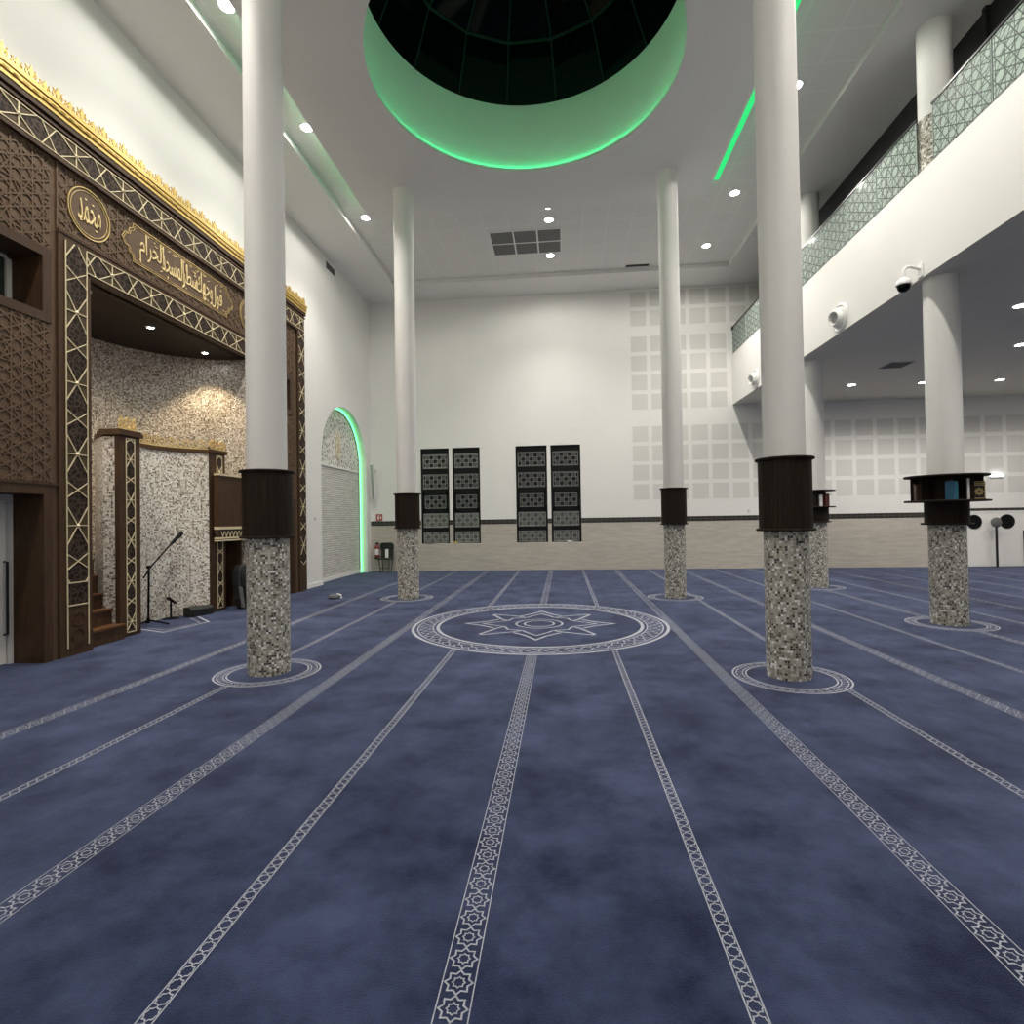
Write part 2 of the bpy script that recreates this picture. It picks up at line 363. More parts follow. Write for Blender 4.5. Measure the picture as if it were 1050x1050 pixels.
def gold_band(mb, F, L, w, mod, start=0., lw=.014, h=.014, m=1, edges=True, hexm=3):
    """inlaid band along the frame's first axis: edge lines, alternate wide and narrow crossings, a gold boss on the wide ones"""
    if edges:
        mb.bar(F, (0, lw / 2), (L, lw / 2), lw, h, m); mb.bar(F, (0, w - lw / 2), (L, w - lw / 2), lw, h, m)
    rect = (0, lw, L, w - lw); k = int(L / mod) + 2
    for i in range(-1, k):
        s = start + i * mod
        for c, ext in ((s, .80 * w), (s + mod / 2, .33 * w)):
            ext = min(ext, mod * .31)
            for sg in (1, -1):
                d = V3((2 * ext, sg * w)).normalized(); p = (c, w / 2)
                for A, B in clip_line(p, d, rect): mb.bar(F, A, B, lw, h * (1 + .03 * sg), m)
        e0, e1 = min(.80 * w, mod * .31), min(.33 * w, mod * .31)
        for sg in (1, -1):
            poly = [(s, w / 2), (s + sg * e0, w - lw), (s + sg * (mod / 2 - e1), w - lw), (s + sg * mod / 2, w / 2), (s + sg * (mod / 2 - e1), lw), (s + sg * e0, lw)]
            poly = [(min(max(a, 0), L), b) for a, b in poly]
            if max(a for a, b in poly) - min(a for a, b in poly) > .02:
                o, ex, ey, n = F; mb.face([o + ex * a + ey * b + n * .002 for a, b in poly], hexm)
        if 0 < s < L:
            mb.bar(F, (s, lw), (s, w - lw), lw, h, m)
            o, ex, ey, n = F; q = w * .11; c = o + ex * s + ey * (w / 2)
            if q < s < L - q:
                tip = c + n * (h + q * .8); B = [c + ex * q + n * h, c + ey * q + n * h, c - ex * q + n * h, c - ey * q + n * h]
                for j in range(4): mb.face([B[j], B[(j + 1) % 4], tip], m)

# ------------------------------------------------------------------ the hall: numbers
ZS, ZR, ZP = 8.47, 8.77, 8.65          # hanging slab, recess, perimeter ceiling
XW, YB, YF = -6.15, 17.08, -.45        # qibla wall, far wall, near wall
XR = 16.0; XG = 5.20                   # right wall under the gallery, gallery face
CX, CY = -.383, 8.333                  # carpet medallion
DX, DY, DR = -.47, 8.29, 2.39          # dome well
ZU, ZG = 4.97, 6.48                    # soffit and floor edge of the gallery
SP = .9815
COLS = {'FL': (-3.178, 5.63, .204), 'FR': (2.215, 5.67, .194), 'BL': (-3.20, 11.05, .205), 'BR': (2.205, 11.08, .194), 'RN': (5.50, 8.385, .212), 'RF': (5.56, 12.58, .20)}

# ------------------------------------------------------------------ floor with its woven pattern
def build_floor():
    mb = MB(); mb.face([(XW - 2.2, YF, 0), (XR, YF, 0), (XR, YB + .05, 0), (XW - 2.2, YB + .05, 0)], 0)
    rings = {'FL': (-3.18, 5.62), 'FR': (2.21, 5.63), 'BL': (-3.25, 11.1), 'BR': (2.2, 11.1), 'RN': (5.5, 8.37), 'RF': (5.56, 12.6)}
    holes = [(x, y, .535) for x, y in rings.values()] + [(CX, CY, 1.916)]
    for (x, y) in rings.values():
        for r, w in ((.527, .018), (.495, .010), (.435, .010), (.405, .016)): mb.stroke(FLOOR, circ(x, y, r, 56), w, 0, 1, True)
        n = 36
        for i in range(n):
            a = 2 * PI * i / n; mb.stroke(FLOOR, [(x + .465 * cos(a) + .022 * cos(t), y + .465 * sin(a) + .022 * sin(t)) for t in (0, PI / 2, PI, 1.5 * PI)], .0055, 0, 1, True)
    for k in range(-4, 15):
        x = CX + k * SP - .003
        if x < XW + .35: continue
        thick = k % 2 == 0; w = .1195 if thick else .0605
        y0 = max(.7, x / .95 - .5, -x / 1.3 - .3); y1 = YB - .03
        rect = (x - w / 2 - .01, y0, x + w / 2 + .01, y1)
        for s in (-1, 1):
            for A, B in clip_line((x + s * (w / 2 - .0025), 0), (0, 1), rect, (), holes): mb.bar(FLOOR, A, B, .0045 if thick else .0055, 0, 1)
        pitch = .1025 if thick else .0565; y = y0 + pitch * .5
        while y < y1 - pitch:
            if all((x - a) ** 2 + (y - b) ** 2 > r * r for a, b, r in holes):
                if thick:
                    mb.stroke(FLOOR, star_pts(x, y, .0495, .036, 8, PI / 2), .0062, 0, 1, True)
                    if y < 9: mb.stroke(FLOOR, star_pts(x, y, .023, .017, 8, PI / 2), .0045, 0, 1, True)
                else:
                    mb.stroke(FLOOR, star_pts(x, y, .026, .021, 8, PI / 2), .0048, 0, 1, True)
            y += pitch
    # centre medallion
    for r, w in ((1.895, .045), (1.825, .018), (1.60, .018), (1.53, .05)): mb.stroke(FLOOR, circ(CX, CY, r, 144), w, 0, 1, True)
    n = 48
    for i in range(n):
        a = 2 * PI * i / n; p = lambda r, t: (CX + r * cos(a + t), CY + r * sin(a + t)); h = PI / n
        mb.stroke(FLOOR, [p(1.80, 0), p(1.71, h * .8), p(1.62, 0), p(1.71, -h * .8)], .016, 0, 1, True)
        mb.stroke(FLOOR, [p(1.82, h), p(1.76, h * .55)], .014, 0, 1); mb.stroke(FLOOR, [p(1.61, h), p(1.66, h * .55)], .014, 0, 1)
        mb.stroke(FLOOR, [p(1.71, h * .8), p(1.71, 2 * h - h * .8)], .014, 0, 1)
    T = [(CX + r * cos(a), CY + r * sin(a)) for r, a in ((.35, 0),)]
    mb.stroke(FLOOR, circ(CX, CY, .35, 64), .03, 0, 1, True); mb.stroke(FLOOR, circ(CX, CY, .225, 48), .03, 0, 1, True)
    P = lambda r, d: (CX + r * cos(math.radians(d)), CY + r * sin(math.radians(d)))
    for k in range(8):
        a = 45 * k; W = .040
        if k % 2 == 0:      # pointed ogee petals
            mb.stroke(FLOOR, [P(.74, a - 27), P(.80, a - 16), P(.90, a - 8), P(1.12, a), P(.90, a + 8), P(.80, a + 16), P(.74, a + 27)], W, 0, 1)
            mb.stroke(FLOOR, [P(.55, a - 24), P(.66, a - 13), P(.86, a), P(.66, a + 13), P(.55, a + 24)], W * .8, 0, 1)
        else:               # forked corner petals
            mb.stroke(FLOOR, [P(.55, a - 21), P(.70, a - 15), P(1.10, a - 1.5), P(1.10, a + 1.5), P(.70, a + 15), P(.55, a + 21)], W, 0, 1)
            mb.stroke(FLOOR, [P(.55, a - 21), P(.62, a), P(.55, a + 21)], W * .8, 0, 1)
    # woven outline of the place in front of the prayer niche
    mb.stroke(FLOOR, [(-6.62, 7.9), (-5.95, 7.62), (-5.80, 8.45), (-6.35, 8.95)], .03, 0, 1)
    mb.stroke(FLOOR, [(-6.47, 7.95), (-6.04, 7.78), (-5.92, 8.40), (-6.36, 8.78)], .015, 0, 1)
    struct(mb.build('floor', ['carpet', 'carpetline']), 'blue carpet with pale woven rows, rings and centre medallion')
build_floor()

# ------------------------------------------------------------------ walls
def build_walls():
    # qibla wall: openings for niche screen (y 4.2..12.46) and the arch niche
    mb = MB(); x = XW; ya, yb, zt = 13.48, 16.72, 4.86; ys = (ya + yb) / 2; R = (yb - ya) / 2; zsp = 3.18
    mb.face([(x, 12.40, 0), (x, ya, 0), (x, ya, zsp), (x, 12.40, zsp)])
    mb.face([(x, yb, 0), (x, YB, 0), (x, YB, zsp), (x, yb, zsp)])
    n = 24; arc = [(ys - R * cos(PI * i / n), zsp + (zt - zsp) * sin(PI * i / n) ** .92) for i in range(n + 1)]
    top = ZP + .2
    mb.face([(x, 12.40, zsp), (x, ya, zsp), (x, ya, top), (x, 12.40, top)])
    mb.face([(x, yb, zsp), (x, YB, zsp), (x, YB, top), (x, yb, top)])
    for i in range(n):
        (y0, z0), (y1, z1) = arc[i], arc[i + 1]; mb.face([(x, y0, z0), (x, y1, z1), (x, y1, top), (x, y0, top)])
    outline = [(ya, 0)] + arc + [(yb, 0)]
    for (y0, z0), (y1, z1) in zip(outline, outline[1:]): mb.face([(x, y0, z0), (x, y1, z1), (x - .27, y1, z1), (x - .27, y0, z0)])
    # wall above and beside the wooden screen
    mb.face([(x, YF, 6.3), (x, 12.40, 6.3), (x, 12.40, top), (x, YF, top)]); mb.face([(x, YF, 0), (x, 4.3, 0), (x, 4.3, 6.3), (x, YF, 6.3)])
    struct(mb.build('wall_left', 'white'))
    # niche back: split face stone and arabesque tympanum
    mb = MB(); xb = x - .25; zl = 3.15
    mb.face([(xb, ya, 0), (xb, yb, 0), (xb, yb, zl), (xb, ya, zl)], 0)
    mb.face([(xb + .012, y, z) for y, z in [(ya, zl)] + arc + [(yb, zl)]], 1)
    mb.box((xb, ya, zl - .02), (xb + .03, yb, zl + .025), 2)
    # gilded calligraphic knot in the tympanum
    F = Lface(xb + .014, ys, 3.55)
    mb.stroke(F, [(-.10, -.1), (-.12, .25), (-.06, .5), (0, .62), (.07, .45), (.10, .1), (.02, -.12), (-.10, -.1)], .045, .012, 3)
    mb.stroke(F, [(.02, -.2), (.02, .5)], .04, .014, 3); mb.stroke(F, [(-.2, .05), (.2, .2)], .035, .014, 3)
    struct(mb.build('wall_left_niche', ['stone', 'arabesque', 'white', 'goldpale']))
    # green led line round the niche
    mb = MB(); P = [(y, z) for y, z in outline]; F = Lface(xb + .03, 0, 0)
    cy = ys
    ins = [(y + (.03 if y < cy else -.03) * (1 if z < zsp + .01 else abs(cos(math.atan2(z - zsp, y - cy)))), z - (.03 * max(0, sin(math.atan2(z - zsp, y - cy))) if z > zsp else 0)) for y, z in P]
    rail = MB(); rail.stroke(F, ins, .05, .02, 0); st = thing('led_strip', 'green glowing led strip outlining the white stone arch niche', 'light strip', (0, 0, 0))
    rail.build('led_channel', 'plastic', st); mb.stroke(F, ins, .034, .012, 0, z0=.02); mb.build('led_line', 'ledarch', st)
    # skirting
    mb = MB(); mb.box((x, 12.45, 0), (x + .015, ya - .001, .10)); mb.box((x - .25, ya + .06, 0), (x - .232, yb - .06, .10)); struct(mb.build('baseboard_left', 'white'))
    # far wall with shallow window recesses and acoustic squares
    WN = [(-4.50, -3.58), (-3.47, -2.585), (-1.445, -.462), (-.345, .582)]; z0, z1 = .86, 3.90
    mb = MB(); y = YB; xs = [XW] + [v for w in WN for v in w] + [XR]
    mb.face([(XW, y, 0), (XR, y, 0), (XR, y, z0), (XW, y, z0)]); mb.face([(XW, y, z1), (XR, y, z1), (XR, y, top), (XW, y, top)])
    for i in range(0, len(xs), 2): mb.face([(xs[i], y, z0), (xs[i + 1], y, z0), (xs[i + 1], y, z1), (xs[i], y, z1)])
    for a, b in WN:
        d = .12
        mb.face([(a, y, z0), (a, y + d, z0), (a, y + d, z1), (a, y, z1)]); mb.face([(b, y, z0), (b, y, z1), (b, y + d, z1), (b, y + d, z0)])
        mb.face([(a, y, z1), (a, y + d, z1), (b, y + d, z1), (b, y, z1)]); mb.face([(a, y, z0), (b, y, z0), (b, y + d, z0), (a, y + d, z0)])
    P, Wc = .5945, .475
    for k in range(0, 22):
        xa = 2.195 + k * P
        for zt_ in (8.575, 7.98, 7.18, 6.585, 5.99, 5.395, 4.395, 3.80, 3.205, 2.61):
            if k >= 5 and 4.5 < zt_ < 7.3: continue
            if k >= 7 and zt_ > 4.5: continue
            mb.face([(xa, y - .002, zt_ - Wc), (xa + Wc, y - .002, zt_ - Wc), (xa + Wc, y - .002, zt_), (xa, y - .002, zt_)], 1)
    struct(mb.build('wall_back', ['white', 'perfwall']))
    mb = MB(); t = .012
    segs = [(XW, WN[0][0]), (WN[0][1], WN[1][0]), (WN[1][1], WN[2][0]), (WN[2][1], WN[3][0]), (WN[3][1], 11.48), (13.36, XR)]
    mb.box((XW, YB - t, 0), (11.48, YB, z0 - .005)); mb.box((13.36, YB - t, 0), (XR, YB, z0 - .005))
    for a, b in segs: mb.box((a, YB - t, z0 - .005), (b, YB, 1.455))
    struct(mb.build('trim_1', 'dado'), 'beige stone tile dado along the far wall')
    mb = MB()
    for a, b in segs: mb.box((a, YB - t * 1.3, 1.455), (b, YB, 1.605))
    mb.box((11.48, YB - t * 1.3, 1.62), (13.36, YB, 1.70))
    struct(mb.build('trim_2', 'band'), 'dark tile band above the dado')
    mb = MB(); mb.face([(XR, YF, 0), (XR, YB, 0), (XR, YB, ZU), (XR, YF, ZU)]); struct(mb.build('wall_right', 'white'))
    mb = MB(); mb.face([(XW - 2.2, YF, 0), (XR, YF, 0), (XR, YF, 9), (XW - 2.2, YF, 9)]); struct(mb.build('wall_front', 'white'))
    # windows of the far wall
    for i, (a, b) in enumerate(WN):
        w = struct(thing('window_%d' % (i + 1), '', '')); del w['category']; del w['label']
        yy = YB + .055
        mb = MB(); fw = .062; rows = [(.886, 1.235), (1.372, 1.828), (1.98, 2.406), (2.604, 3.076), (3.259, 3.716)]
        mb.box((a, yy, z0), (a + fw, yy + .05, z1)); mb.box((b - fw, yy, z0), (b, yy + .05, z1))
        zz = [z0] + [v for r in rows for v in r] + [z1]
        for j in range(0, len(zz), 2): mb.box((a + fw, yy, zz[j]), (b - fw, yy + .05, zz[j + 1]))
        mb.box((a + fw, yy - .012, 1.88), (a + fw + .05, yy, 2.52)); mb.box((b - fw - .05, yy - .012, 1.88), (b - fw, yy, 2.52)); mb.box((a + fw, yy - .012, 2.406), (b - fw, yy, 2.50)); mb.box((a + fw, yy - .012, 1.88), (b - fw, yy, 1.98))
        mb.build('window_frame', 'darkframe', w)
        for j, (p, q) in enumerate(rows):
            xa, xb_ = a + fw, b - fw; inset = .05 if j == 2 else .012
            mb = MB(); F = frame((0, yy + .036, 0), (1, 0, 0), (0, 0, 1), (0, -1, 0)); rc = (xa + inset, p + .012, xb_ - inset, q - .012)
            mb.stroke(F, [(rc[0], rc[1]), (rc[2], rc[1]), (rc[2], rc[3]), (rc[0], rc[3])], .024, .01, 0, True)
            lattice(mb, F, rc, .128, .017, .008, 0, (0, 90)); lattice(mb, F, rc, .181, .015, .007, 0, (45, 135))
            mb.face([(xa, yy + .045, p), (xb_, yy + .045, p), (xb_, yy + .045, q), (xa, yy + .045, q)], 1)
            mb.build('lattice_screen', ['latticelit' if j < 2 else 'lattice', 'frost' if j < 2 else 'void'], w)
        mb = MB(); mb.face([(a + fw, yy + .012, z0 + .02), (b - fw, yy + .012, z0 + .02), (b - fw, yy + .012, z1 - .02), (a + fw, yy + .012, z1 - .02)]); mb.build('glass_pane', 'pane', w)
        mb = MB(); mb.box((b - fw + .012, yy - .035, 2.1), (b - fw + .034, yy, 2.13)); mb.box((b - fw + .012, yy - .045, 2.02), (b - fw + .034, yy - .028, 2.13)); mb.build('window_handle', 'blackmetal', w)
build_walls()

# ------------------------------------------------------------------ ceiling, recess, slab and dome well
def build_ceiling():
    xo0, xo1, yo0, yo1 = -4.92, 4.80, .85, 15.85
    mb = MB(); xl, xr = XW - .05, 6.05
    def ringf(z, a, b, c, d, A, B, C, D, m=0):
        mb.face([(A, C, z), (B, C, z), (b, c, z), (a, c, z)], m); mb.face([(B, C, z), (B, D, z), (b, d, z), (b, c, z)], m)
        mb.face([(B, D, z), (A, D, z), (a, d, z), (b, d, z)], m); mb.face([(A, D, z), (A, C, z), (a, c, z), (a, d, z)], m)
    ringf(ZP, xo0, xo1, yo0, yo1, xl, xr, YF, YB + .05)
    c = [(xo0, yo0), (xo1, yo0), (xo1, yo1), (xo0, yo1)]
    for i in range(4):
        p, q = c[i], c[(i + 1) % 4]; mb.face([(*p, ZP), (*q, ZP), (*q, ZR + .01), (*p, ZR + .01)])
    struct(mb.build('ceiling', 'ceil'), 'white perimeter ceiling')
    # recess lid with opening for the well
    def lid(z, x0, x1, y0, y1, m, R, mb):
        n = 64; ring = [(DX + R * cos(2 * PI * i / n), DY + R * sin(2 * PI * i / n)) for i in range(n)]
        sq = []
        for i in range(n):
            a = 2 * PI * i / n; dx, dy = cos(a), sin(a)
            t = min(((x1 - DX) / dx if dx > 1e-9 else (x0 - DX) / dx if dx < -1e-9 else 1e9), ((y1 - DY) / dy if dy > 1e-9 else (y0 - DY) / dy if dy < -1e-9 else 1e9))
            sq.append((DX + dx * t, DY + dy * t))
        corners = [(x1, y1), (x0, y1), (x0, y0), (x1, y0)]
        for i in range(n):
            j = (i + 1) % n; mb.face([(*ring[i], z), (*sq[i], z), (*sq[j], z), (*ring[j], z)], m)
            for cc in corners:
                on = lambda p, k: abs(p[k] - cc[k]) < 1e-6
                if (on(sq[i], 0) and on(sq[j], 1) and not on(sq[i], 1)) or (on(sq[i], 1) and on(sq[j], 0) and not on(sq[i], 0)):
                    if min(abs(sq[i][0] - cc[0]) + abs(sq[i][1] - cc[1]), 9) < 3: mb.face([(*sq[i], z), (*cc, z), (*sq[j], z)], m)
    mb = MB(); lid(ZR, xo0 - .02, xo1 + .02, yo0 - .02, yo1 + .02, 0, DR + .2, mb); struct(mb.build('ceiling_recess', 'perfceil'), 'raised ceiling of perforated tiles')
    # hanging slab with rounded well opening
    sx0, sx1, sy0, sy1 = -4.25, 3.18, 4.55, 12.02
    mb = MB(); lid(ZS, sx0, sx1, sy0, sy1, 0, DR, mb); lid(ZS + .06, sx0, sx1, sy0, sy1, 0, DR, mb)
    c = [(sx0, sy0), (sx1, sy0), (sx1, sy1), (sx0, sy1)]
    for i in range(4):
        p, q = c[i], c[(i + 1) % 4]; mb.face([(*p, ZS), (*q, ZS), (*q, ZS + .06), (*p, ZS + .06)])
    mb.lathe((DX, DY, 0), [(DR, ZS), (DR, ZS + .06)], 96)
    # supporting upstand set back from the edge
    e = .35
    mb.box((sx0 + e, sy0 + e, ZS + .06), (sx1 - e, sy0 + e + .05, ZR)); mb.box((sx0 + e, sy1 - e - .05, ZS + .06), (sx1 - e, sy1 - e, ZR))
    struct(mb.build('ceiling_slab', 'ceil'), 'lower hanging ceiling with the round dome opening')
    # the well
    mb = MB(); R2 = DR + .10
    mb.lathe((DX, DY, 0), [(DR, ZS + .06), (R2, ZS + .061)], 96); mb.lathe((DX, DY, 0), [(R2, ZS + .06), (R2, 9.86)], 96)
    struct(mb.build('ceiling_well', 'white', smooth=True), 'round white dome well lit green')
    st = thing('led_strip', 'green led ring glowing around the foot of the dome opening', 'light strip', (DX, DY, ZS + .065))
    mb = MB(); mb.lathe((0, 0, 0), [(R2 - .05, 0), (R2 - .05, .012), (R2 - .02, .012), (R2 - .02, 0)], 96); mb.build('led_channel', 'plastic', st)
    mb = MB(); mb.lathe((0, 0, 0), [(R2 - .047, .012), (R2 - .047, .022), (R2 - .023, .022), (R2 - .023, .012)], 96); mb.build('led_line', 'led', st)
    # dome of dark glazing
    dm = thing('glass_dome', 'dark glazed dome above the green ringed ceiling well', 'dome', (DX, DY, 9.86))
    n = 16; off = math.radians(11.25); tiers = [(DR + .16, 0.), (2.12, .92), (1.35, 1.55), (.35, 1.92)]
    vx = lambda t, i: V3((tiers[t][0] * cos(off + 2 * PI * i / n), tiers[t][0] * sin(off + 2 * PI * i / n), tiers[t][1]))
    mb = MB()
    for t in range(3):
        for i in range(n): mb.face([vx(t, i), vx(t, i + 1), vx(t + 1, i + 1), vx(t + 1, i)])
    mb.face([vx(3, i) for i in range(n)]); mb.build('glazing', 'glassdark', dm)
    mb = MB()
    for i in range(n):
        mb.tube([vx(t, i) * .992 for t in range(4)], .016, 6)
    mb.build('dome_ribs', 'mullion', dm)
    for t in (1, 2):
        mb = MB(); mb.tube([vx(t, i) * .988 for i in range(n + 1)], .026, 6); mb.build('ring_beam', 'mullion', dm)
    # green led profiles in the recess beside the slab
    st = thing('led_strip', 'green led line along the left ceiling recess', 'light strip', (-4.225, 8.3, ZS + .062))
    mb = MB(); mb.box((-.015, -3.70, 0), (.02, 3.70, .02)); mb.build('led_channel', 'plastic', st)
    mb = MB(); mb.box((-.012, -3.69, .02), (.017, 3.69, .03)); mb.build('led_line', 'ledcove', st)
    st = thing('led_strip', 'green led line along the right ceiling recess', 'light strip', (3.375, 8.3, ZR - .002))
    mb = MB(); mb.box((-.06, -3.55, -.03), (.06, 3.55, 0)); mb.build('led_channel', 'plastic', st)
    mb = MB(); mb.box((-.05, -3.54, -.040), (.05, 3.54, -.03)); mb.build('led_line', 'ledline', st)
    st = thing('led_strip', 'green cove light on the edge of the hanging ceiling, right side', 'light strip', (3.13, 8.3, ZS + .062))
    mb = MB(); mb.box((-.015, -3.70, 0), (.015, 3.70, .02)); mb.build('led_channel', 'plastic', st)
    mb = MB(); mb.box((-.012, -3.69, .02), (.012, 3.69, .03)); mb.build('led_line', 'ledcove', st)
build_ceiling()

# ------------------------------------------------------------------ gallery on the right
def build_gallery():
    mb = MB()
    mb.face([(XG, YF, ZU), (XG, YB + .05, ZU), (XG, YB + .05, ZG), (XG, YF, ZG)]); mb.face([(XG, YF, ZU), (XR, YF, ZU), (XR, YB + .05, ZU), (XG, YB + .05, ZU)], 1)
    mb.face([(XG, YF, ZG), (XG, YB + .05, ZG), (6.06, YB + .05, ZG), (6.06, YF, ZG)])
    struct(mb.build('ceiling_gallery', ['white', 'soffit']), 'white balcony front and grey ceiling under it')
    mb = MB(); mb.face([(6.05, YF, ZG), (6.05, YB + .05, ZG), (6.05, YB + .05, ZP + .02), (6.05, YF, ZP + .02)])
    o = struct(mb.build('wall_gallery', 'galglass'), 'dark glazing behind the balcony')
    mb = MB()
    for y in (3.8, 8.12): mb.box((5.99, y - .035, ZG), (6.05, y + .035, ZP))
    struct(mb.build('trim_3', 'black'), 'black mullions of the balcony glazing')
    # glass balustrades
    def rail(label, y0, y1, x, joints):
        r = thing('glass_balustrade', label, 'balustrade', (x, (y0 + y1) / 2, ZG)); L = (y1 - y0) / 2; h = .84; yc = (y0 + y1) / 2
        js = [y0] + joints + [y1]
        for a, b in zip(js, js[1:]):
            mb = MB(); mb.box((-.007, a - yc + .012, .0), (.007, b - yc - .012, h - .02), 0)
            F = frame((-.0075, 0, 0), (0, 1, 0), (0, 0, 1), (-1, 0, 0)); rc = (a - yc + .02, .02, b - yc - .02, h - .03)
            lattice(mb, F, rc, .145, .014, 0, 1, (30, 90, 150)); lattice(mb, F, rc, .145, .012, 0, 1, (0, 60, 120))
            mb.build('glass_panel', ['railglass', 'raillines'], r)
        mb = MB(); mb.box((-.03, -L, -.01), (.03, L, .018)); mb.build('base_channel', 'blackmetal', r)
        mb = MB(); mb.box((-.02, -L, h - .025), (.02, L, h + .01)); mb.build('handrail', 'blackmetal', r, bevel=.004)
        return r
    rail('etched mint glass balustrade on the balcony, nearest section', 5.6, 8.06, XG + .04, [6.99])
    rail('etched mint glass balustrade on the balcony beyond its column', 8.40, 15.8, XG + .04, [9.42, 10.36, 11.33, 12.3, 13.25, 14.2])
    rl = rail('plain end of the glass balustrade at the far wall', 15.85, YB - .02, XG + .04, [])
    mb = MB(); mb.box((-.04, .50, .75), (.04, .595, .85)); mb.build('wall_bracket', 'black', rl)
build_gallery()

# ------------------------------------------------------------------ columns
def make_column(key, label, ztop, zbase=0., zm=1.44):
    x, y, r = COLS[key]
    c = thing('column', label, 'column', (x, y, zbase), group='round columns with mosaic bases')
    mb = MB(); mb.lathe((0, 0, 0), [(r, zm - .01), (r, ztop - zbase)], 64); mb.build('shaft', 'column', c, smooth=True)
    mb = MB(); mb.lathe((0, 0, 0), [(r + .012, 0), (r + .012, zm)], 64); mb.lathe((0, 0, 0), [(r + .012, zm), (r - .001, zm)], 64)
    mb.build('mosaic_cladding', 'mosaic', c, smooth=True)
    return c, r
def casing(c, r, z0=1.44, z1=2.165):
    """closed round casing of narrow dark slats with a plate above and below"""
    R = r + .05; n = 40; mb = MB()
    for i in range(n):
        a = 2 * PI * i / n; b = 2 * PI * (i + .95) / n
        P = [V3((R * cos(a), R * sin(a), 0)), V3((R * cos(b), R * sin(b), 0)), V3(((R - .03) * cos(b), (R - .03) * sin(b), 0)), V3(((R - .03) * cos(a), (R - .03) * sin(a), 0))]
        mb.box8([p + V3((0, 0, z0 + .02)) for p in P] + [p + V3((0, 0, z1 - .02)) for p in P])
    mb.lathe((0, 0, 0), [(R - .02, z0 + .02), (R - .02, z1 - .02)], 40)
    k = mb.build('slatted_casing', 'wooddark', c)
    for z in (z0, z1 - .024):
        mb = MB(); mb.lathe((0, 0, 0), [(r, z), (R + .022, z), (R + .027, z + .006), (R + .027, z + .018), (R + .022, z + .024), (r, z + .024)], 48); mb.build('plate', 'wooddark', k, smooth=True)
for key, lab, top in (('FL', 'white round column at the left front, before the wooden prayer screen', ZS), ('FR', 'white round column at the right front, largest in view', ZS),
                      ('BL', 'white round column at the left rear, near the green arch', ZS), ('BR', 'white round column at the rear, before the pale square wall panels', ZS)):
    c, r = make_column(key, lab, top); casing(c, r)
cn, rn = make_column('RN', 'white round column under the balcony with the wide round bookshelf', ZU, zm=1.42)
cf, rf = make_column('RF', 'white round column under the balcony, half hidden behind the right front column', ZU, zm=1.42)
make_column('RN', 'white round column standing up on the balcony between the glass sections', ZP, ZG, .82)
make_column('RF', 'white round column farther along the balcony, behind its etched glass', ZP, ZG, .82)
def bookshelf(c, r, R, a0, a1, zs=1.745, zt=2.10, dividers=()):
    """open round bookshelf: slatted neck below, round shelf plate, curved back over part of the circle, dividers, top plate"""
    k = MB(); Rn = r + .05; n = 40
    for i in range(n):
        a = 2 * PI * i / n; b = 2 * PI * (i + .93) / n
        P = [V3((q * cos(t), q * sin(t), 0)) for q, t in ((Rn, a), (Rn, b), (Rn - .03, b), (Rn - .03, a))]
        k.box8([p + V3((0, 0, 1.44)) for p in P] + [p + V3((0, 0, zs)) for p in P])
    k.lathe((0, 0, 0), [(Rn - .015, 1.44), (Rn - .015, zs)], 40)
    sh = k.build('bookshelf', 'wooddark', c)
    for z, q in ((1.42, Rn + .045), (zs, R), (zt, R)):
        mb = MB(); mb.lathe((0, 0, 0), [(r, z), (q - .006, z), (q, z + .008), (q, z + .018), (q - .006, z + .026), (r, z + .026)], 56); mb.build('plate', 'wooddark', sh, smooth=True)
    mb = MB(); rb = R - .085
    mb.lathe((0, 0, zs + .026), [(rb - .02, 0), (rb, 0), (rb, zt - zs - .026), (rb - .02, zt - zs - .026)], 28, 0, a0, a1)
    mb.lathe((0, 0, zs + .026), [(r + .004, 0), (r + .004, zt - zs - .026)], 32)
    mb.build('shelf_back', 'wooddark', sh)
    for a in dividers:
        mb = MB(); d = V3((cos(a), sin(a), 0)); q = V3((-d.y, d.x, 0)) * .01; A, B = d * r, d * rb
        mb.box8([p + V3((0, 0, zs + .026)) for p in (A - q, B - q, B + q, A + q)] + [p + V3((0, 0, zt)) for p in (A - q, B - q, B + q, A + q)]); mb.build('divider', 'wooddark', sh)
tocam = math.atan2(-COLS['RN'][1], -COLS['RN'][0])
bookshelf(cn, rn, .50, tocam + 1.62, tocam + 2 * PI - 1.62, dividers=(tocam + 1.62, tocam - 1.62, tocam + .80, tocam - .75))
tr = -.35
bookshelf(cf, rf, .385, tr + 1.6, tr + 2 * PI - 1.6, dividers=(tr + 1.6, tr - 1.6))
def book(col, mat, label, loc, face, w, h, t, group, emblem=False):
    """closed upright book: spine looks along the angle face"""
    b = thing('book', label, 'book', loc, face, group)
    mb = MB(); c = .004
    mb.box((-w, -t / 2, 0), (0, -t / 2 + c, h)); mb.box((-w, t / 2 - c, 0), (0, t / 2, h)); mb.box((-c, -t / 2 + c, 0), (0, t / 2 - c, h)); mb.build('cover', mat, b)
    mb = MB(); mb.box((-w + .006, -t / 2 + c, .004), (-c, t / 2 - c, h - .004)); mb.build('page_block', 'paper', b)
    return b
x, y, r = COLS['RN']; zs = 1.771
def at_shelf(a, q): return (x + q * cos(tocam + a), y + q * sin(tocam + a), zs)
def shelf_row(a, q, books, fa=None):
    fa = a if fa is None else fa
    n = V3((cos(tocam + a), sin(tocam + a), 0)); lat = V3((-n.y, n.x, 0)); off = 0.
    for m, w, h, t, lab in books:
        off += t / 2; p = V3((x, y, zs)) + n * q + lat * off; off += t / 2 + .002
        book(None, m, lab, p, tocam + fa, w, h, t, 'books on the round shelf')
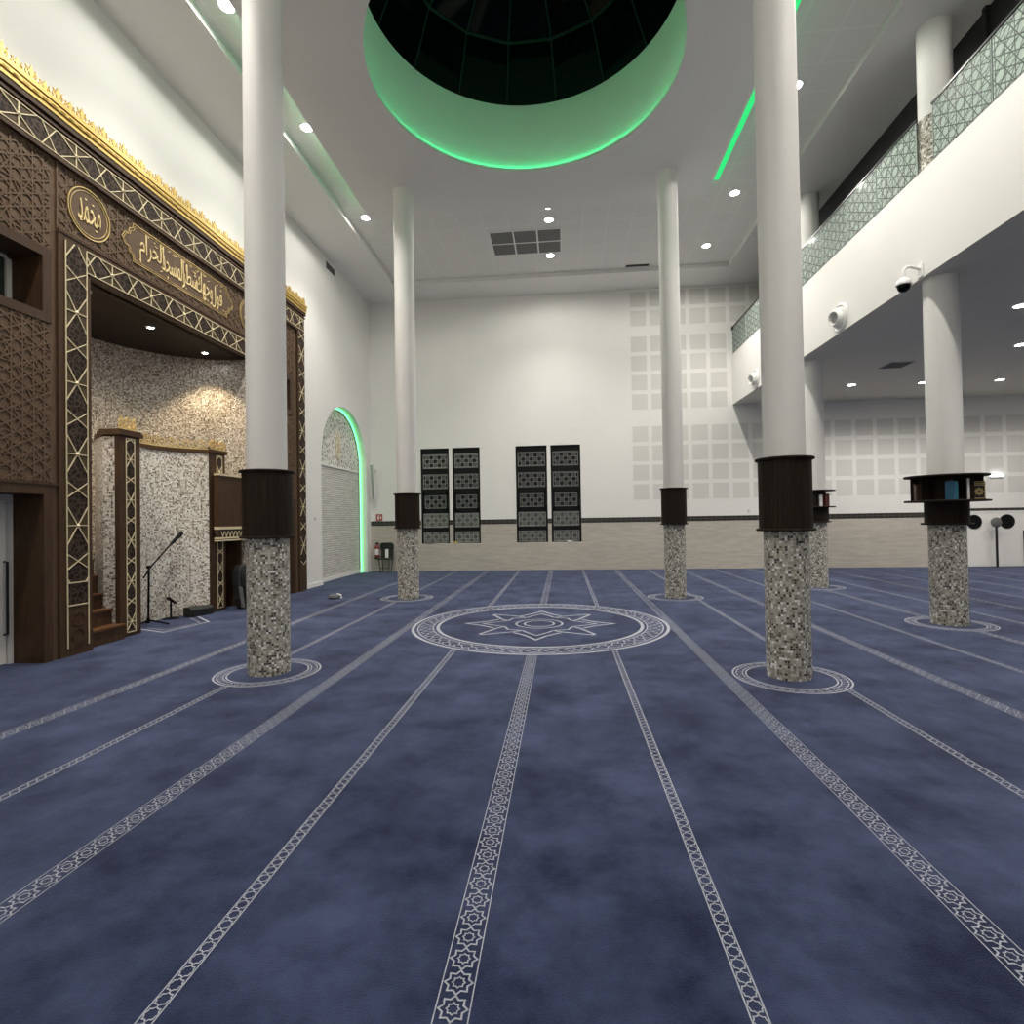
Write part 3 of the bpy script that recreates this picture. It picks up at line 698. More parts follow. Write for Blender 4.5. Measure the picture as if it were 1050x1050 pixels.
shelf_row(-1.30, .385, (('brownbook', .12, .25, .042, 'tall brown book at the left end of the round shelf'), ('maroon', .12, .235, .045, 'maroon book second from the left on the round shelf'), ('brownbook', .12, .22, .035, 'shorter brown book third from the left on the round shelf')))
shelf_row(-.02, .395, (('blue', .13, .255, .045, 'deep blue book, left of the blue set on the round shelf'), ('blue', .13, .262, .045, 'blue book in the middle of the blue set on the round shelf'), ('teal', .13, .25, .045, 'brighter teal book right of the blue set on the round shelf')))
shelf_row(.62, .40, (('paper', .13, .285, .026, 'white spined book standing alone on the round shelf'),), .10)
b = thing('book', 'black book with gilt framed cover, facing out at the right of the round shelf', 'book', at_shelf(1.13, .395), tocam + .40, 'books on the round shelf')
mb = MB(); mb.box((-.035, -.075, 0), (0, .075, .25)); mb.build('cover', 'blackbook', b, bevel=.003)
mb = MB(); F = frame((.0005, 0, 0), (0, 1, 0), (0, 0, 1), (1, 0, 0))
mb.stroke(F, [(-.066, .012), (.066, .012), (.066, .195), (-.066, .195)], .010, .001, 0, True); mb.stroke(F, [(-.066, .215), (.066, .215), (.066, .24), (-.066, .24)], .008, .001, 0, True)
mb.stroke(F, star_pts(0, .105, .05, .037, 8), .010, .001, 0, True); mb.stroke(F, circ(0, .105, .022, 16), .012, .001, 0, True); mb.build('gilt_ornament', 'goldbrass', b, label='gilt frame and star on the cover')
x, y, r = COLS['RF']
book(None, 'paper', 'white spined book on the shelf behind the right front column', (x + .275 * cos(tr - 1.25), y + .275 * sin(tr - 1.25), zs), tr - 1.25, .05, .25, .06, 'books on the far round shelf')
for i, (q, a, lab) in enumerate(((.28, -.80, 'maroon book nearest the opening of the far round shelf'), (.28, -.52, 'maroon book deeper in the far round shelf'))):
    book(None, 'maroon', lab, (x + q * cos(tr + a), y + q * sin(tr + a), zs), tr + a, .06, .27, .055, 'books on the far round shelf')

# ------------------------------------------------------------------ wooden qibla screen
YC = 8.355
def glyph_mesh(text, width, height, depth):
    cu = bpy.data.curves.new('t', 'FONT'); cu.body = text; cu.extrude = .01; cu.size = 1; cu.offset = -.008
    o = bpy.data.objects.new('t', cu); COL.objects.link(o)
    dg = bpy.context.evaluated_depsgraph_get(); me = bpy.data.meshes.new_from_object(o.evaluated_get(dg))
    xs = [v.co.x for v in me.vertices]; ys = [v.co.y for v in me.vertices]
    x0, x1, y0, y1 = min(xs), max(xs), min(ys), max(ys)
    for v in me.vertices:
        X = (v.co.x - (x0 + x1) / 2) / (x1 - x0) * width; Y = (v.co.y - (y0 + y1) / 2) / (y1 - y0) * height; Z = (v.co.z / .02 + .5) * depth
        v.co = (Z, X, Y)
    me.transform(Matrix.Identity(4)); bpy.data.objects.remove(o); bpy.data.curves.remove(cu); me.flip_normals(); return me
def build_screen():
    X0, X1 = -6.16, -6.10
    s = thing('prayer_wall_screen', 'carved brown wooden wall screen with gold cresting around the prayer niche', 'wall screen', (0, 0, 0))
    F = lambda d=0.: Lface(X1 + d, 0, 0)
    yl, yr = 2 * YC - 12.43, 12.43
    # boards behind the lattice: two side bays and the panel above the niche
    for name, ya, yb in (('side_bay', yl + .34, 6.075), ('side_bay', 2 * YC - 6.075, yr - .34)):
        left = ya < YC
        wy = (4.95, 5.88) if left else (2 * YC - 5.88, 2 * YC - 4.95)
        dy = (4.85, 5.88) if left else (2 * YC - 5.88, 2 * YC - 4.85)
        mb = MB(); th = .055
        W = (wy[0], 4.15, wy[1], 4.82); D = (dy[0], 0, dy[1], 1.985)
        ys_ = sorted({ya, yb, W[0], W[2], D[0], D[2]}); zs_ = [0, 1.985, 4.15, 4.82, 6.12]
        for y0, y1 in zip(ys_, ys_[1:]):
            for z0, z1 in zip(zs_, zs_[1:]):
                ym, zm = (y0 + y1) / 2, (z0 + z1) / 2
                if (W[0] < ym < W[2] and W[1] < zm < W[3]) or (D[0] < ym < D[2] and zm < D[3]): continue
                mb.face([(X1, y0, z0), (X1, y1, z0), (X1, y1, z1), (X1, y0, z1)])
        for (y0, z0, y1, z1), dep in ((W, .40), (D, .40)):        # reveals
            x = X1 - dep
            mb.face([(X1, y0, z0), (x, y0, z0), (x, y0, z1), (X1, y0, z1)], 1); mb.face([(X1, y1, z0), (X1, y1, z1), (x, y1, z1), (x, y1, z0)], 1)
            mb.face([(X1, y0, z1), (X1, y1, z1), (x, y1, z1), (x, y0, z1)], 1)
            if z0 > 0: mb.face([(X1, y0, z0), (X1, y1, z0), (x, y1, z0), (x, y0, z0)], 1)
        bay = mb.build(name, ['woodpanel', 'wood'], s)
        g = .11
        mb = MB(); lattice(mb, F(), (ya + .03, 2.13, yb - .09, 6.08), .13, .02, .011, 0, (30, 90, 150), [(W[0] - g, W[1] - g, W[2] + g, W[3] + g)])
        lattice(mb, F(), (ya + .03, 2.13, yb - .09, 6.08), .26, .016, .009, 0, (0, 60, 120), [(W[0] - g, W[1] - g, W[2] + g, W[3] + g)])
        mb.build('lattice_relief', 'woodpanel', bay)
        mb = MB()
        for y0, z0, y1, z1 in ((W[0] - g, W[1] - g, W[2] + g, W[1]), (W[0] - g, W[3], W[2] + g, W[3] + g), (W[0] - g, W[1], W[0], W[3]), (W[2], W[1], W[2] + g, W[3])): mb.box((X1, y0, z0), (X1 + .022, y1, z1))
        mb.build('window_surround', 'woodtrim', bay)
        mb = MB(); mb.box((X1, D[0] - .11, 0), (X1 + .022, D[0], 2.10)); mb.box((X1, D[2], 0), (X1 + .022, D[2] + .11, 2.10)); mb.box((X1, D[0], 1.985), (X1 + .022, D[2], 2.10)); mb.box((X1, D[0] - .11, 2.10), (X1 + .03, D[2] + .19, 2.125)); mb.build('door_surround', 'woodtrim', bay)
    # head panel over the niche
    iy0, iy1 = 6.53, 2 * YC - 6.53; fy0, fy1 = 6.155, 2 * YC - 6.155
    mb = MB(); mb.face([(X1, 6.075, 5.14), (X1, 2 * YC - 6.075, 5.14), (X1, 2 * YC - 6.075, 6.12), (X1, 6.075, 6.12)])
    head = mb.build('head_panel', 'woodpanel', s)
    ml, mr, mz = 6.535, 2 * YC - 6.535, 5.665; ca, cb = 7.06, 2 * YC - 7.06
    circles = [(ml, mz, .335), (mr, mz, .335)]; hole = [(ca + .16, 5.40, cb - .16, 5.96)]
    mb = MB(); lattice(mb, F(), (6.11, 5.26, 2 * YC - 6.11, 6.08), .13, .02, .011, 0, (30, 90, 150), hole, circles); lattice(mb, F(), (6.11, 5.26, 2 * YC - 6.11, 6.08), .26, .016, .009, 0, (0, 60, 120), hole, circles); mb.build('lattice_relief', 'woodpanel', head)
    mb = MB()
    for y in (6.075, 2 * YC - 6.075):
        mb = MB(); mb.box((X1, y - .012, 5.2), (X1 + .02, y + .012, 6.1)); mb.build('divider_strip', 'woodpanel', head)
    for yy, txt, lab in ((ml, '\uFEAA\uFEE4\uFEA4\uFEE3', 'round medallion with gold script'), (mr, '\uFDF2', 'round medallion with gold script')):
        mb = MB(); mb.prism(frame((X1, yy, mz), (0, 1, 0), (0, 0, 1), (1, 0, 0)), circ(0, 0, .325, 56), .012); md = mb.build('medallion', 'woodpanel', s)
        mb = MB(); Fm = frame((X1 + .012, yy, mz), (0, 1, 0), (0, 0, 1), (1, 0, 0)); mb.stroke(Fm, circ(0, 0, .316, 56), .011, .012, 0, True); mb.stroke(Fm, circ(0, 0, .278, 56), .007, .008, 0, True); mb.build('gold_ring', 'goldbrass', md)
        mb = MB(); mb.add(glyph_mesh(txt, .34, .28, .012), (X1 + .012, yy, mz + .01))
        for p in ((-.13, -.13), (.05, .15), (.14, .06), (.10, -.17), (-.06, .17)): mb.prism(Fm, [(p[0] - .02, p[1]), (p[0], p[1] - .014), (p[0] + .02, p[1]), (p[0], p[1] + .014)], .01)
        mb.build('calligraphy', 'goldscript', md)
    # cartouche with scalloped ends
    def ogee(sg):
        return [(sg * a, b) for a, b in ((0, .275), (.06, .275), (.075, .20), (.13, .175), (.15, .10), (.215, .085), (.265, 0.), (.215, -.085), (.15, -.10), (.13, -.175), (.075, -.20), (.06, -.275), (0, -.275))]
    L = (cb - ca) / 2 - .265; right = [(L + a, b) for a, b in ogee(1)]; left = [(-L + a, b) for a, b in ogee(-1)]
    poly = right + left[::-1]
    Fc = frame((X1, YC, 5.675), (0, 1, 0), (0, 0, 1), (1, 0, 0))
    mb = MB(); mb.prism(Fc, poly, .010); ct = mb.build('cartouche', 'woodpanel', s)
    mb = MB(); Fo = frame((X1 + .010, YC, 5.675), (0, 1, 0), (0, 0, 1), (1, 0, 0)); mb.stroke(Fo, poly, .009, .010, 0, True); mb.stroke(Fo, [(a * .975, b * .88) for a, b in poly], .005, .007, 0, True); mb.build('gold_outline', 'goldbrass', ct)
    words = ['\uFED3\uFEEE\uFEDD', '\uFEED\uFE9F\uFEEC\uFEDA', '\uFEB7\uFEC4\uFEAE', '\uFE8D\uFEDF\uFEE4\uFEB4\uFEA0\uFEAA', '\uFE8D\uFEDF\uFEA4\uFEAE\uFE8D\uFEE1']
    yy = YC + .96
    mb = MB()
    for wd, wid, hh, dz in zip(words, (.30, .42, .36, .48, .48), (.40, .46, .42, .46, .46), (-.04, .0, -.01, .0, .0)):
        mb.add(glyph_mesh(wd[::-1], wid, hh, .012), (X1 + .010, yy - wid / 2, 5.675 + dz)); yy -= wid * .93
    rnd = random.Random(3)
    for i in range(26):
        p = (rnd.uniform(-1.0, 1.0), rnd.choice((.2, .215, .15, -.2, .19, -.19))); q = (p[0] + .05, p[1] + rnd.choice((.02, .028, -.01)))
        if i % 3: mb.bar(Fo, p, q, .010, .01)
        else: mb.prism(Fo, [(p[0] - .014, p[1]), (p[0], p[1] - .012), (p[0] + .014, p[1]), (p[0], p[1] + .012)], .01)
    mb.build('calligraphy', 'goldscript', ct)
    # inner frame round the niche: jambs and head, carved board + gold inlay
    for a, b in ((fy0 - .085, 6.53), (2 * YC - 6.53, 2 * YC - fy0 + .085)):
        left = a < YC; p0 = fy0 if left else 2 * YC - 6.465
        mb = MB(); mb.box((X1 - .1, a, 0), (X1 + .03, b, 4.82 if False else 5.215), 0); fr = mb.build('frame_jamb', 'wood', s)
        mb = MB(); w = .31; mb.box((X1 + .03, p0, .62), (X1 + .036, p0 + w, 5.155), 0); mb.box((X1 + .03, p0, .10), (X1 + .038, p0 + w, .60), 2)
        Fj = frame((X1 + .036, p0 + w, .90), (0, 0, 1), (0, -1, 0), (1, 0, 0))
        gold_band(mb, Fj, 5.145 - .90, w, .894, 2.504 - .894 * 2 - .90 + .894, .0105, .011)
        for yy_ in (p0 + .0065, p0 + w - .0065): mb.bar(Lface(X1 + .036, 0, 0), (yy_, .1), (yy_, .9), .013, .012, 1)
        for z in (.62, .90): mb.bar(Lface(X1 + .036, 0, 0), (p0, z), (p0 + w, z), .012, .012, 1)
        mb.stroke(Lface(X1 + .038, p0 + w / 2, .44), circ(0, 0, .085, 8), .012, .008, 2, True); mb.stroke(Lface(X1 + .038, p0 + w / 2, .24), circ(0, 0, .085, 8), .012, .008, 2, True)
        mb.face([(X1 + .0375, p0, .64), (X1 + .0375, p0 + w, .64), (X1 + .0375, p0 + w, .88), (X1 + .0375, p0, .88)], 3); mb.build('inlaid_band', ['carvefill', 'goldpale', 'wood', 'carve'], fr)
    mb = MB(); mb.box((X1 - .1, 6.53, 4.82), (X1 + .03, 2 * YC - 6.53, 5.215)); mb.box((X1, 6.07, 5.215), (X1 + .04, 2 * YC - 6.07, 5.25)); fr = mb.build('frame_head', 'wood', s)
    mb = MB(); ya, yb = 6.465, 2 * YC - 6.465; mb.box((X1 + .03, ya, 4.865), (X1 + .036, yb, 5.155), 0)
    gold_band(mb, frame((X1 + .036, ya, 4.865), (0, 1, 0), (0, 0, 1), (1, 0, 0)), yb - ya, .29, .71, 6.861 - ya, .0105, .011); mb.build('inlaid_band', ['carvefill', 'goldpale', 'wood', 'carve'], fr)
    # outer border: two uprights and the head
    for a, b in ((yl, yl + .34), (yr - .34, yr)):
        mb = MB(); mb.box((XW - .1, a, 0), (X1 + .045, b, 6.57)); fr = mb.build('border_upright', 'woodtrim', s)
        mb = MB(); mb.box((X1 + .045, a + .035, .62), (X1 + .05, b - .035, 6.43), 0)
        gold_band(mb, frame((X1 + .05, b - .03, .62), (0, 0, 1), (0, -1, 0), (1, 0, 0)), 5.80, .28, .894, .45, .0105, .011, edges=False); mb.build('inlaid_band', ['carvefill', 'goldpale', 'wood', 'carve'], fr)
    mb = MB(); mb.box((XW - .1, yl + .34, 6.09), (X1 + .045, yr - .34, 6.57)); mb.box((X1, yl + .34, 6.07), (X1 + .06, yr - .34, 6.115)); mb.box((X1, yl, 6.44), (X1 + .075, yr, 6.47)); mb.box((X1, yl, 6.51), (X1 + .09, yr, 6.575)); fr = mb.build('border_head', 'woodtrim', s)
    mb = MB(); ya, yb = yl + .05, yr - .05; mb.box((X1 + .045, ya, 6.13), (X1 + .05, yb, 6.42), 0)
    gold_band(mb, frame((X1 + .05, ya, 6.13), (0, 1, 0), (0, 0, 1), (1, 0, 0)), yb - ya, .29, .735, 7.037 - ya - 3 * .735, .0105, .011); mb.build('inlaid_band', ['carvefill', 'goldpale', 'wood', 'carve'], fr)
    # gold cornice and cresting
    mb = MB()
    for z0, z1, d in ((6.575, 6.61, .10), (6.61, 6.635, .085), (6.635, 6.68, .115), (6.68, 6.70, .095), (6.70, 6.755, .125)): mb.box((XW + .0, yl - .01, z0), (X1 + d, yr + .01, z1))
    for i in range(int((yr - yl) / .115)):
        y = yl + .03 + i * .115; mb.bar(Lface(X1 + .115, 0, 0), (y, 6.657), (y + .07, 6.657), .012, .008)
    mb.build('cornice', 'gold', s)
    mb = MB(); P = .163; n = int((yr - yl) / P)
    P = (yr - yl) / n
    for i in range(n):
        y = yl + (i + .5) * P; k = 1.0 if i % 2 == 0 else .74; Fc = frame((X1 + .07, y, 6.755), (0, 1, 0), (0, 0, 1), (1, 0, 0)); H = .175 * k
        mb.prism(Fc, [(-.012, 0), (.012, 0), (.026, H * .62), (.012, H * .86), (0, H), (-.012, H * .86), (-.026, H * .62)], .018)
        for sg in (1, -1):
            mb.stroke(Fc, [(sg * .012, .01), (sg * .05, .035 * k), (sg * .068, .075 * k), (sg * .045, .115 * k), (sg * .028, .088 * k), (sg * .045, .065 * k)], .011, .016)
            mb.stroke(Fc, [(sg * .02, H * .55), (sg * .05, H * .66), (sg * .06, H * .82)], .010, .016)
        mb.stroke(Fc, [(-.08, .012), (.08, .012)], .024, .018)
    mb.build('cresting', 'gold', s)
    return s
build_screen()
def build_bay_openings():
    for i, sg in ((0, 1), (1, -1)):
        f = (lambda y: y) if sg > 0 else (lambda y: 2 * YC - y)
        o = thing('window_%d' % (5 + i), '', ''); struct(o); del o['label']; del o['category']
        x = -6.48; ya, yb = sorted((f(4.95), f(5.88)))
        mb = MB()
        for y0, z0, y1, z1 in ((ya, 4.15, ya + .06, 4.82), (yb - .06, 4.15, yb, 4.82), (ya, 4.15, yb, 4.19), (ya, 4.78, yb, 4.82)): mb.box((x - .05, y0, z0), (x, y1, z1))
        mb.build('window_frame', 'plastic', o)
        mb = MB(); mb.face([(x - .03, ya, 4.15), (x - .03, yb, 4.15), (x - .03, yb, 4.82), (x - .03, ya, 4.82)], 0)
        lattice(mb, Lface(x - .029, 0, 0), (ya + .06, 4.19, yb - .06, 4.78), .15, .010, .004, 1, (30, 90, 150)); mb.build('leaded_pane', ['tintpane', 'black'], o)
        o = thing('door_%d' % (1 + i), '', ''); struct(o); del o['label']; del o['category']
        ya, yb = sorted((f(4.85), f(5.88)))
        mb = MB(); mb.box((x - .05, ya, 0), (x, ya + .05, 1.985)); mb.box((x - .05, yb - .05, 0), (x, yb, 1.985)); mb.box((x - .05, ya + .05, 1.93), (x, yb - .05, 1.985)); mb.build('door_frame', 'plastic', o)
        mb = MB(); mb.box((x - .06, ya + .055, .01), (x - .025, yb - .065, 1.925)); mb.build('door_leaf', 'white', o)
        mb = MB(); hy = yb - .085 if sg > 0 else ya + .085; mb.tube([(x - .025, hy, .35), (x + .02, hy, .35), (x + .02, hy, 1.2), (x - .025, hy, 1.2)], .013, 8); mb.build('door_handle', 'black', o)
build_bay_openings()

# ------------------------------------------------------------------ the prayer niche behind the screen
def build_niche():
    c = V3((-6.15, YC, 0)); R = 1.815; n = 48
    mb = MB(); rows = []; uvs = []
    for z in (0, 4.83):
        rows.append([(c.x - R * sin(PI * i / n), c.y - R * cos(PI * i / n), z) for i in range(n + 1)]); uvs.append([(R * PI * i / n, z) for i in range(n + 1)])
    mb.grid(rows, 0, uvs); o = mb.build('wall_niche', 'mosaicniche', smooth=True); struct(o, 'curved mosaic wall of the prayer niche')
    mb = MB(); mb.face([(c.x - R * 1.01 * sin(PI * i / n), c.y - R * 1.01 * cos(PI * i / n), 4.82) for i in range(n + 1)]); struct(mb.build('ceiling_niche', 'woodceil'), 'dark wood soffit of the prayer niche')
    # mihrab: curved mosaic shell between two inlaid posts
    m = thing('mihrab', 'mosaic prayer recess between two inlaid wooden posts with gold cresting', 'prayer niche', (0, 0, 0))
    cx, cy, Ri, Ro, zt = -5.91, 8.40, .938, 1.355, 2.88
    mb = MB(); a0 = math.atan2(.86, -.42); a1 = 2 * PI - a0
    def arc(r, z, A0=a0, A1=a1, k=40): return [(cx + r * cos(A0 + (A1 - A0) * i / k), cy + r * sin(A0 + (A1 - A0) * i / k), z) for i in range(k + 1)]
    def uv(r, z, k=40): return [(r * (a1 - a0) * i / k, z) for i in range(k + 1)]
    mb.grid([arc(Ri, 0), arc(Ri, zt)], 0, [uv(Ri, 0), uv(Ri, zt)]); mb.grid([arc(Ro, 0), arc(Ro, zt)], 0, [uv(Ro, 0), uv(Ro, zt)])
    mb.grid([arc(Ri, zt), arc(Ro, zt)], 0)
    e0, e1 = arc(Ro, 0)[-1], arc(Ro, 0)[0]
    for (ex_, ey_, _), xq, yq in ((e0, -6.30, 7.215), (e1, -6.36, 9.62)):
        if ey_ > 8.4: pass
        d = abs(xq - ex_); mb.face([(ex_, ey_, 0), (xq, yq, 0), (xq, yq, zt), (ex_, ey_, zt)], 0, [(0, 0), (d, 0), (d, zt), (0, zt)])
    sh = mb.build('mosaic_shell', 'mosaiclit', m)
    mb = MB(); mb.grid([arc(Ri - .02, zt - .005), arc(Ri - .02, zt + .06), arc(Ro + .01, zt + .06), arc(Ro + .01, zt - .005), arc(Ri - .02, zt - .005)], 0); mb.build('top_beam', 'wood', m)
    zc = zt + .06
    mb = MB(); k = 9
    for i in range(-2, k):
        a = a1 - (a1 - a0) * (i + .5) / k; nrm = V3((-cos(a), -sin(a), 0)); ex = V3((-sin(a), cos(a), 0)); p = V3((cx + Ri * cos(a), cy + Ri * sin(a), zc))
        if i < 0: p = V3((-6.33, 9.39 + .23 * (-1 - i), zc + .02)); ex = V3((0, 1, 0)); nrm = V3((1, 0, 0))
        Fc = (p, ex, V3((0, 0, 1)), nrm)
        mb.bar(Fc, (-.117, .010), (.117, .010), .020, .02)
        for q in range(5):
            t = PI / 2 + 2 * PI * q / 5; mb.stroke(Fc, [(.052 * cos(t) + .027 * cos(u), .10 + .055 * sin(t) + .027 * sin(u)) for u in [2 * PI * j / 7 for j in range(7)]], .0095, .018, 0, True)
        for sg in (-1, 1): mb.stroke(Fc, [(sg * .06, .02), (sg * .10, .05), (sg * .117, .10), (sg * .10, .15)], .012, .018)
    mb.build('gold_cresting', 'goldbrass', m)
    for ya, yb, xf, name in ((7.20, 7.585, -6.27, 'post'), (9.27, 9.74, -6.33, 'post')):
        mb = MB(); mb.box((xf - .075, ya, 0), (xf, yb, 2.90)); po = mb.build(name, 'wood', m, bevel=.006)
        mb = MB(); w = .17; yc = (ya + yb) / 2 + (.05 if ya > 8 else 0); mb.box((xf, yc - w / 2, .06), (xf + .004, yc + w / 2, 2.86), 0)
        gold_band(mb, frame((xf + .004, yc + w / 2, .06), (0, 0, 1), (0, -1, 0), (1, 0, 0)), 2.80, w, .588, .147, .012, .01)
        for z in (.06, 2.86): mb.bar(Lface(xf + .004, 0, 0), (yc - w / 2, z), (yc + w / 2, z), .014, .01, 1)
        mb.build('inlaid_band', ['carvefill', 'goldpale', 'wood', 'carve'], po)
        e = .03; mb = MB(); mb.box((xf - .32, ya - e, 2.90), (xf + e, yb + e, 2.955)); mb.box((xf - .30, ya - e / 2, 2.955), (xf + e / 2, yb + e / 2, 2.985)); mb.build('cap', 'wood', po)
        if ya < 8:
            mb = MB()
            for Fc in (frame((xf - .02, yc - .03, 2.985), (0, 1, 0), (0, 0, 1), (1, 0, 0)),):
                mb.bar(Fc, (-.16, .012), (.16, .012), .03, .018)
                for q in range(5):
                    t = PI / 2 + 2 * PI * q / 5; mb.stroke(Fc, [(.06 * cos(t) + .026 * cos(u), .10 + .058 * sin(t) + .026 * sin(u)) for u in [2 * PI * j / 7 for j in range(7)]], .014, .018, 0, True)
                for sg in (-1, 1):
                    for zz in (.055, .125): mb.stroke(Fc, circ(sg * .12, zz, .03, 8), .014, .018, 0, True)
                    mb.stroke(Fc, [(sg * .09, .16), (sg * .15, .19)], .018, .018)
            mb.build('crest', 'goldbrass', po)
    # stairs on the near side
    st = thing('stairs', 'red brown wooden steps rising beside the mosaic prayer recess', 'stairs', (0, 0, 0))
    xs = [-6.195, -6.385, -6.53, -6.60, -6.66]; zs = [.215, .435, .65, .90, 1.13]
    for i in range(5):
        mb = MB(); xb = -6.95; ye = 7.185; y0 = 6.60 + (.05 if i > 1 else 0)
        mb.box((xb, y0, 0), (xs[i], ye, zs[i] - .03), 0); mb.box((xb, y0, zs[i] - .03), (xs[i] + .02, ye, zs[i]), 1); mb.build('step', ['wood', 'woodstep'], st)
    # pulpit balcony on the far side
    b = thing('pulpit', 'dark wooden pulpit box with gold rails beside the prayer recess', 'pulpit', (0, 0, 0))
    xa, xf, ya, yb = -6.95, -6.20, 9.345, 10.12
    mb = MB(); mb.box((xa, ya + .41, 1.52), (xf, yb, 2.49)); mb.box((-6.31, ya, 1.52), (xf, ya + .41, 2.49)); mb.build('front_panel', 'wood', b, bevel=.004)
    for z, h, d in ((2.485, .035, .02), (1.50, .05, .02), (1.325, .03, .015), (1.285, .025, .03)):
        mb = MB(); mb.box((xf - .09, ya - .01, z), (xf + d, yb, z + h)); mb.build('gold_rail', 'goldpale', b)
    mb = MB(); mb.box((xf - .085, ya, 1.30), (xf + .002, yb, 1.50), 0); Ff = frame((xf + .002, 0, 0), (0, 1, 0), (0, 0, 1), (1, 0, 0))
    for i in range(6): mb.stroke(Ff, [(ya + .05 + i * .11, 1.47), (ya + .10 + i * .11, 1.37), (ya + .15 + i * .11, 1.47)], .012, .008, 1)
    mb.build('frieze', ['carve', 'goldpale'], b)
    mb = MB(); mb.box((xf - .02, yb - .02, 1.53), (xf + .012, yb + .005, 2.49)); mb.build('edge_strip', 'goldpale', b)
    mb = MB(); mb.box((xa, ya + .43, 0), (xa + .03, yb, 1.30), 0); mb.box((xa, yb - .04, 0), (xf - .05, yb, 1.30), 0); mb.box((xa, ya + .43, 1.26), (xf - .09, yb, 1.52), 0); mb.build('alcove_lining', 'wood', b)
build_niche()

# ------------------------------------------------------------------ lights and lamps
def spot(loc, energy, size=150, blend=.7, r=.045, col=(1, .95, .87), rot=(0, 0, 0)):
    l = bpy.data.lights.new('downlight_beam', 'SPOT'); l.energy = energy; l.spot_size = math.radians(size); l.spot_blend = blend; l.shadow_soft_size = r; l.color = col
    o = bpy.data.objects.new('downlight_beam', l); COL.objects.link(o); o.location = loc; o.rotation_euler = rot; return o
def make_downlight(r, lens='downlight'):
    d = thing('ceiling_downlight', '', 'ceiling light')
    mb = MB(); mb.lathe((0, 0, 0), [(r * .8, -.004), (r * .85, -.014), (r * 1.15, -.012), (r * 1.2, 0)], 32); mb.build('trim_ring', 'plastic', d, smooth=True)
    mb = MB(); mb.lathe((0, 0, 0), [(0, -.006), (r * .82, -.006)], 32); mb.build('lens', lens, d); return d
proto = make_downlight(.12); used = [False]
def lamp(loc, label, e, group='hall ceiling downlights', size=152, blend=.85, first=proto, flag=used, col=(1, .95, .87)):
    if not flag[0]: flag[0] = True; o = first; o.location = loc; o['label'] = label; o['group'] = group
    else: o = dup(first, loc, None, label, group)
    if e and size > 151:            # hall lamps: a soft wide glow and a main beam
        spot((loc[0], loc[1], loc[2] - .03), e * WIDE, 174, .35, col=col); spot((loc[0], loc[1], loc[2] - .03), e * NARROW, 112, 1., col=col)
    elif e: spot((loc[0], loc[1], loc[2] - .05), e, size, blend, col=col)
E0 = 300; WIDE, NARROW = .21, 1.05
side = [(7.06, 'nearest'), (9.42, 'middle'), (12.40, 'farthest')]
for y, w in side: lamp((-4.50, y, ZR), 'round downlight in the left ceiling recess, %s of three' % w, E0 * .80)
lamp((4.0, 9.42, ZR), 'round downlight in the right ceiling recess, half hidden by the front column', E0 * .78)
lamp((3.93, 12.43, ZR), 'round downlight in the right recess, beside the end of the green line', E0 * .82)
lamp((3.92, 14.78, ZR), 'round downlight in the right rear corner of the recess', E0)
lamp((-.21, 14.80, ZR), 'bright downlight beside the grey six panel ceiling grille', E0)
lamp((-.20, 13.02, ZR), 'dimmer oval downlight just before the grey ceiling grille', E0 * .5)
lamp((-.21, 12.44, ZR), 'small downlight peeping over the edge of the lower ceiling', E0 * .3)
HID = 'round downlight in the ceiling recess behind the viewpoint'
for x_ in (-4.50, 3.93):
    for y in (2.0, 4.6): lamp((x_, y, ZR), HID, E0 * .75)
lamp((-.21, 2.0, ZR), HID, E0 * .6)
lamp((3.93, 7.0, ZR), HID, E0 * .7)
pu = make_downlight(.11, 'downlight'); fu = [False]
for x_, y, lab in ((7.58, 14.97, 'ceiling light under the balcony, far left one near the wall'), (9.35, 15.0, 'ceiling light under the balcony, seen at the edge of the near column'), (9.30, 11.9, 'ceiling light under the balcony at the right edge, lower one'), (7.54, 9.63, 'ceiling light under the balcony at the right edge, upper one')):
    lamp((x_, y, ZU), lab, 95, 'ceiling lights under the balcony', 150, .8, pu, fu)
for x_, y in ((7.5, 6.6), (9.3, 6.6), (11.2, 9.4), (11.2, 12.0), (11.2, 15.0), (13.2, 12), (13.2, 15.0), (13.2, 9.0)): lamp((x_, y, ZU), 'ceiling light under the balcony outside the photo', 80, 'ceiling lights under the balcony', 150, .8, pu, fu)
pn = make_downlight(.055); fn = [False]
lamp((-6.62, 8.25, 4.82), 'small spotlight in the dark niche soffit, left one', 85, 'niche spotlights', 125, .9, pn, fn, (1, .85, .62))
lamp((-6.63, 9.62, 4.82), 'small spotlight in the dark niche soffit, right one', 80, 'niche spotlights', 92, .6, pn, fn, (1, .80, .52))
lamp((-6.44, 6.86, 4.82), 'small spotlight in the niche soffit above the steps', 150, 'niche spotlights', 95, .8, pn, fn, (1, .93, .82))

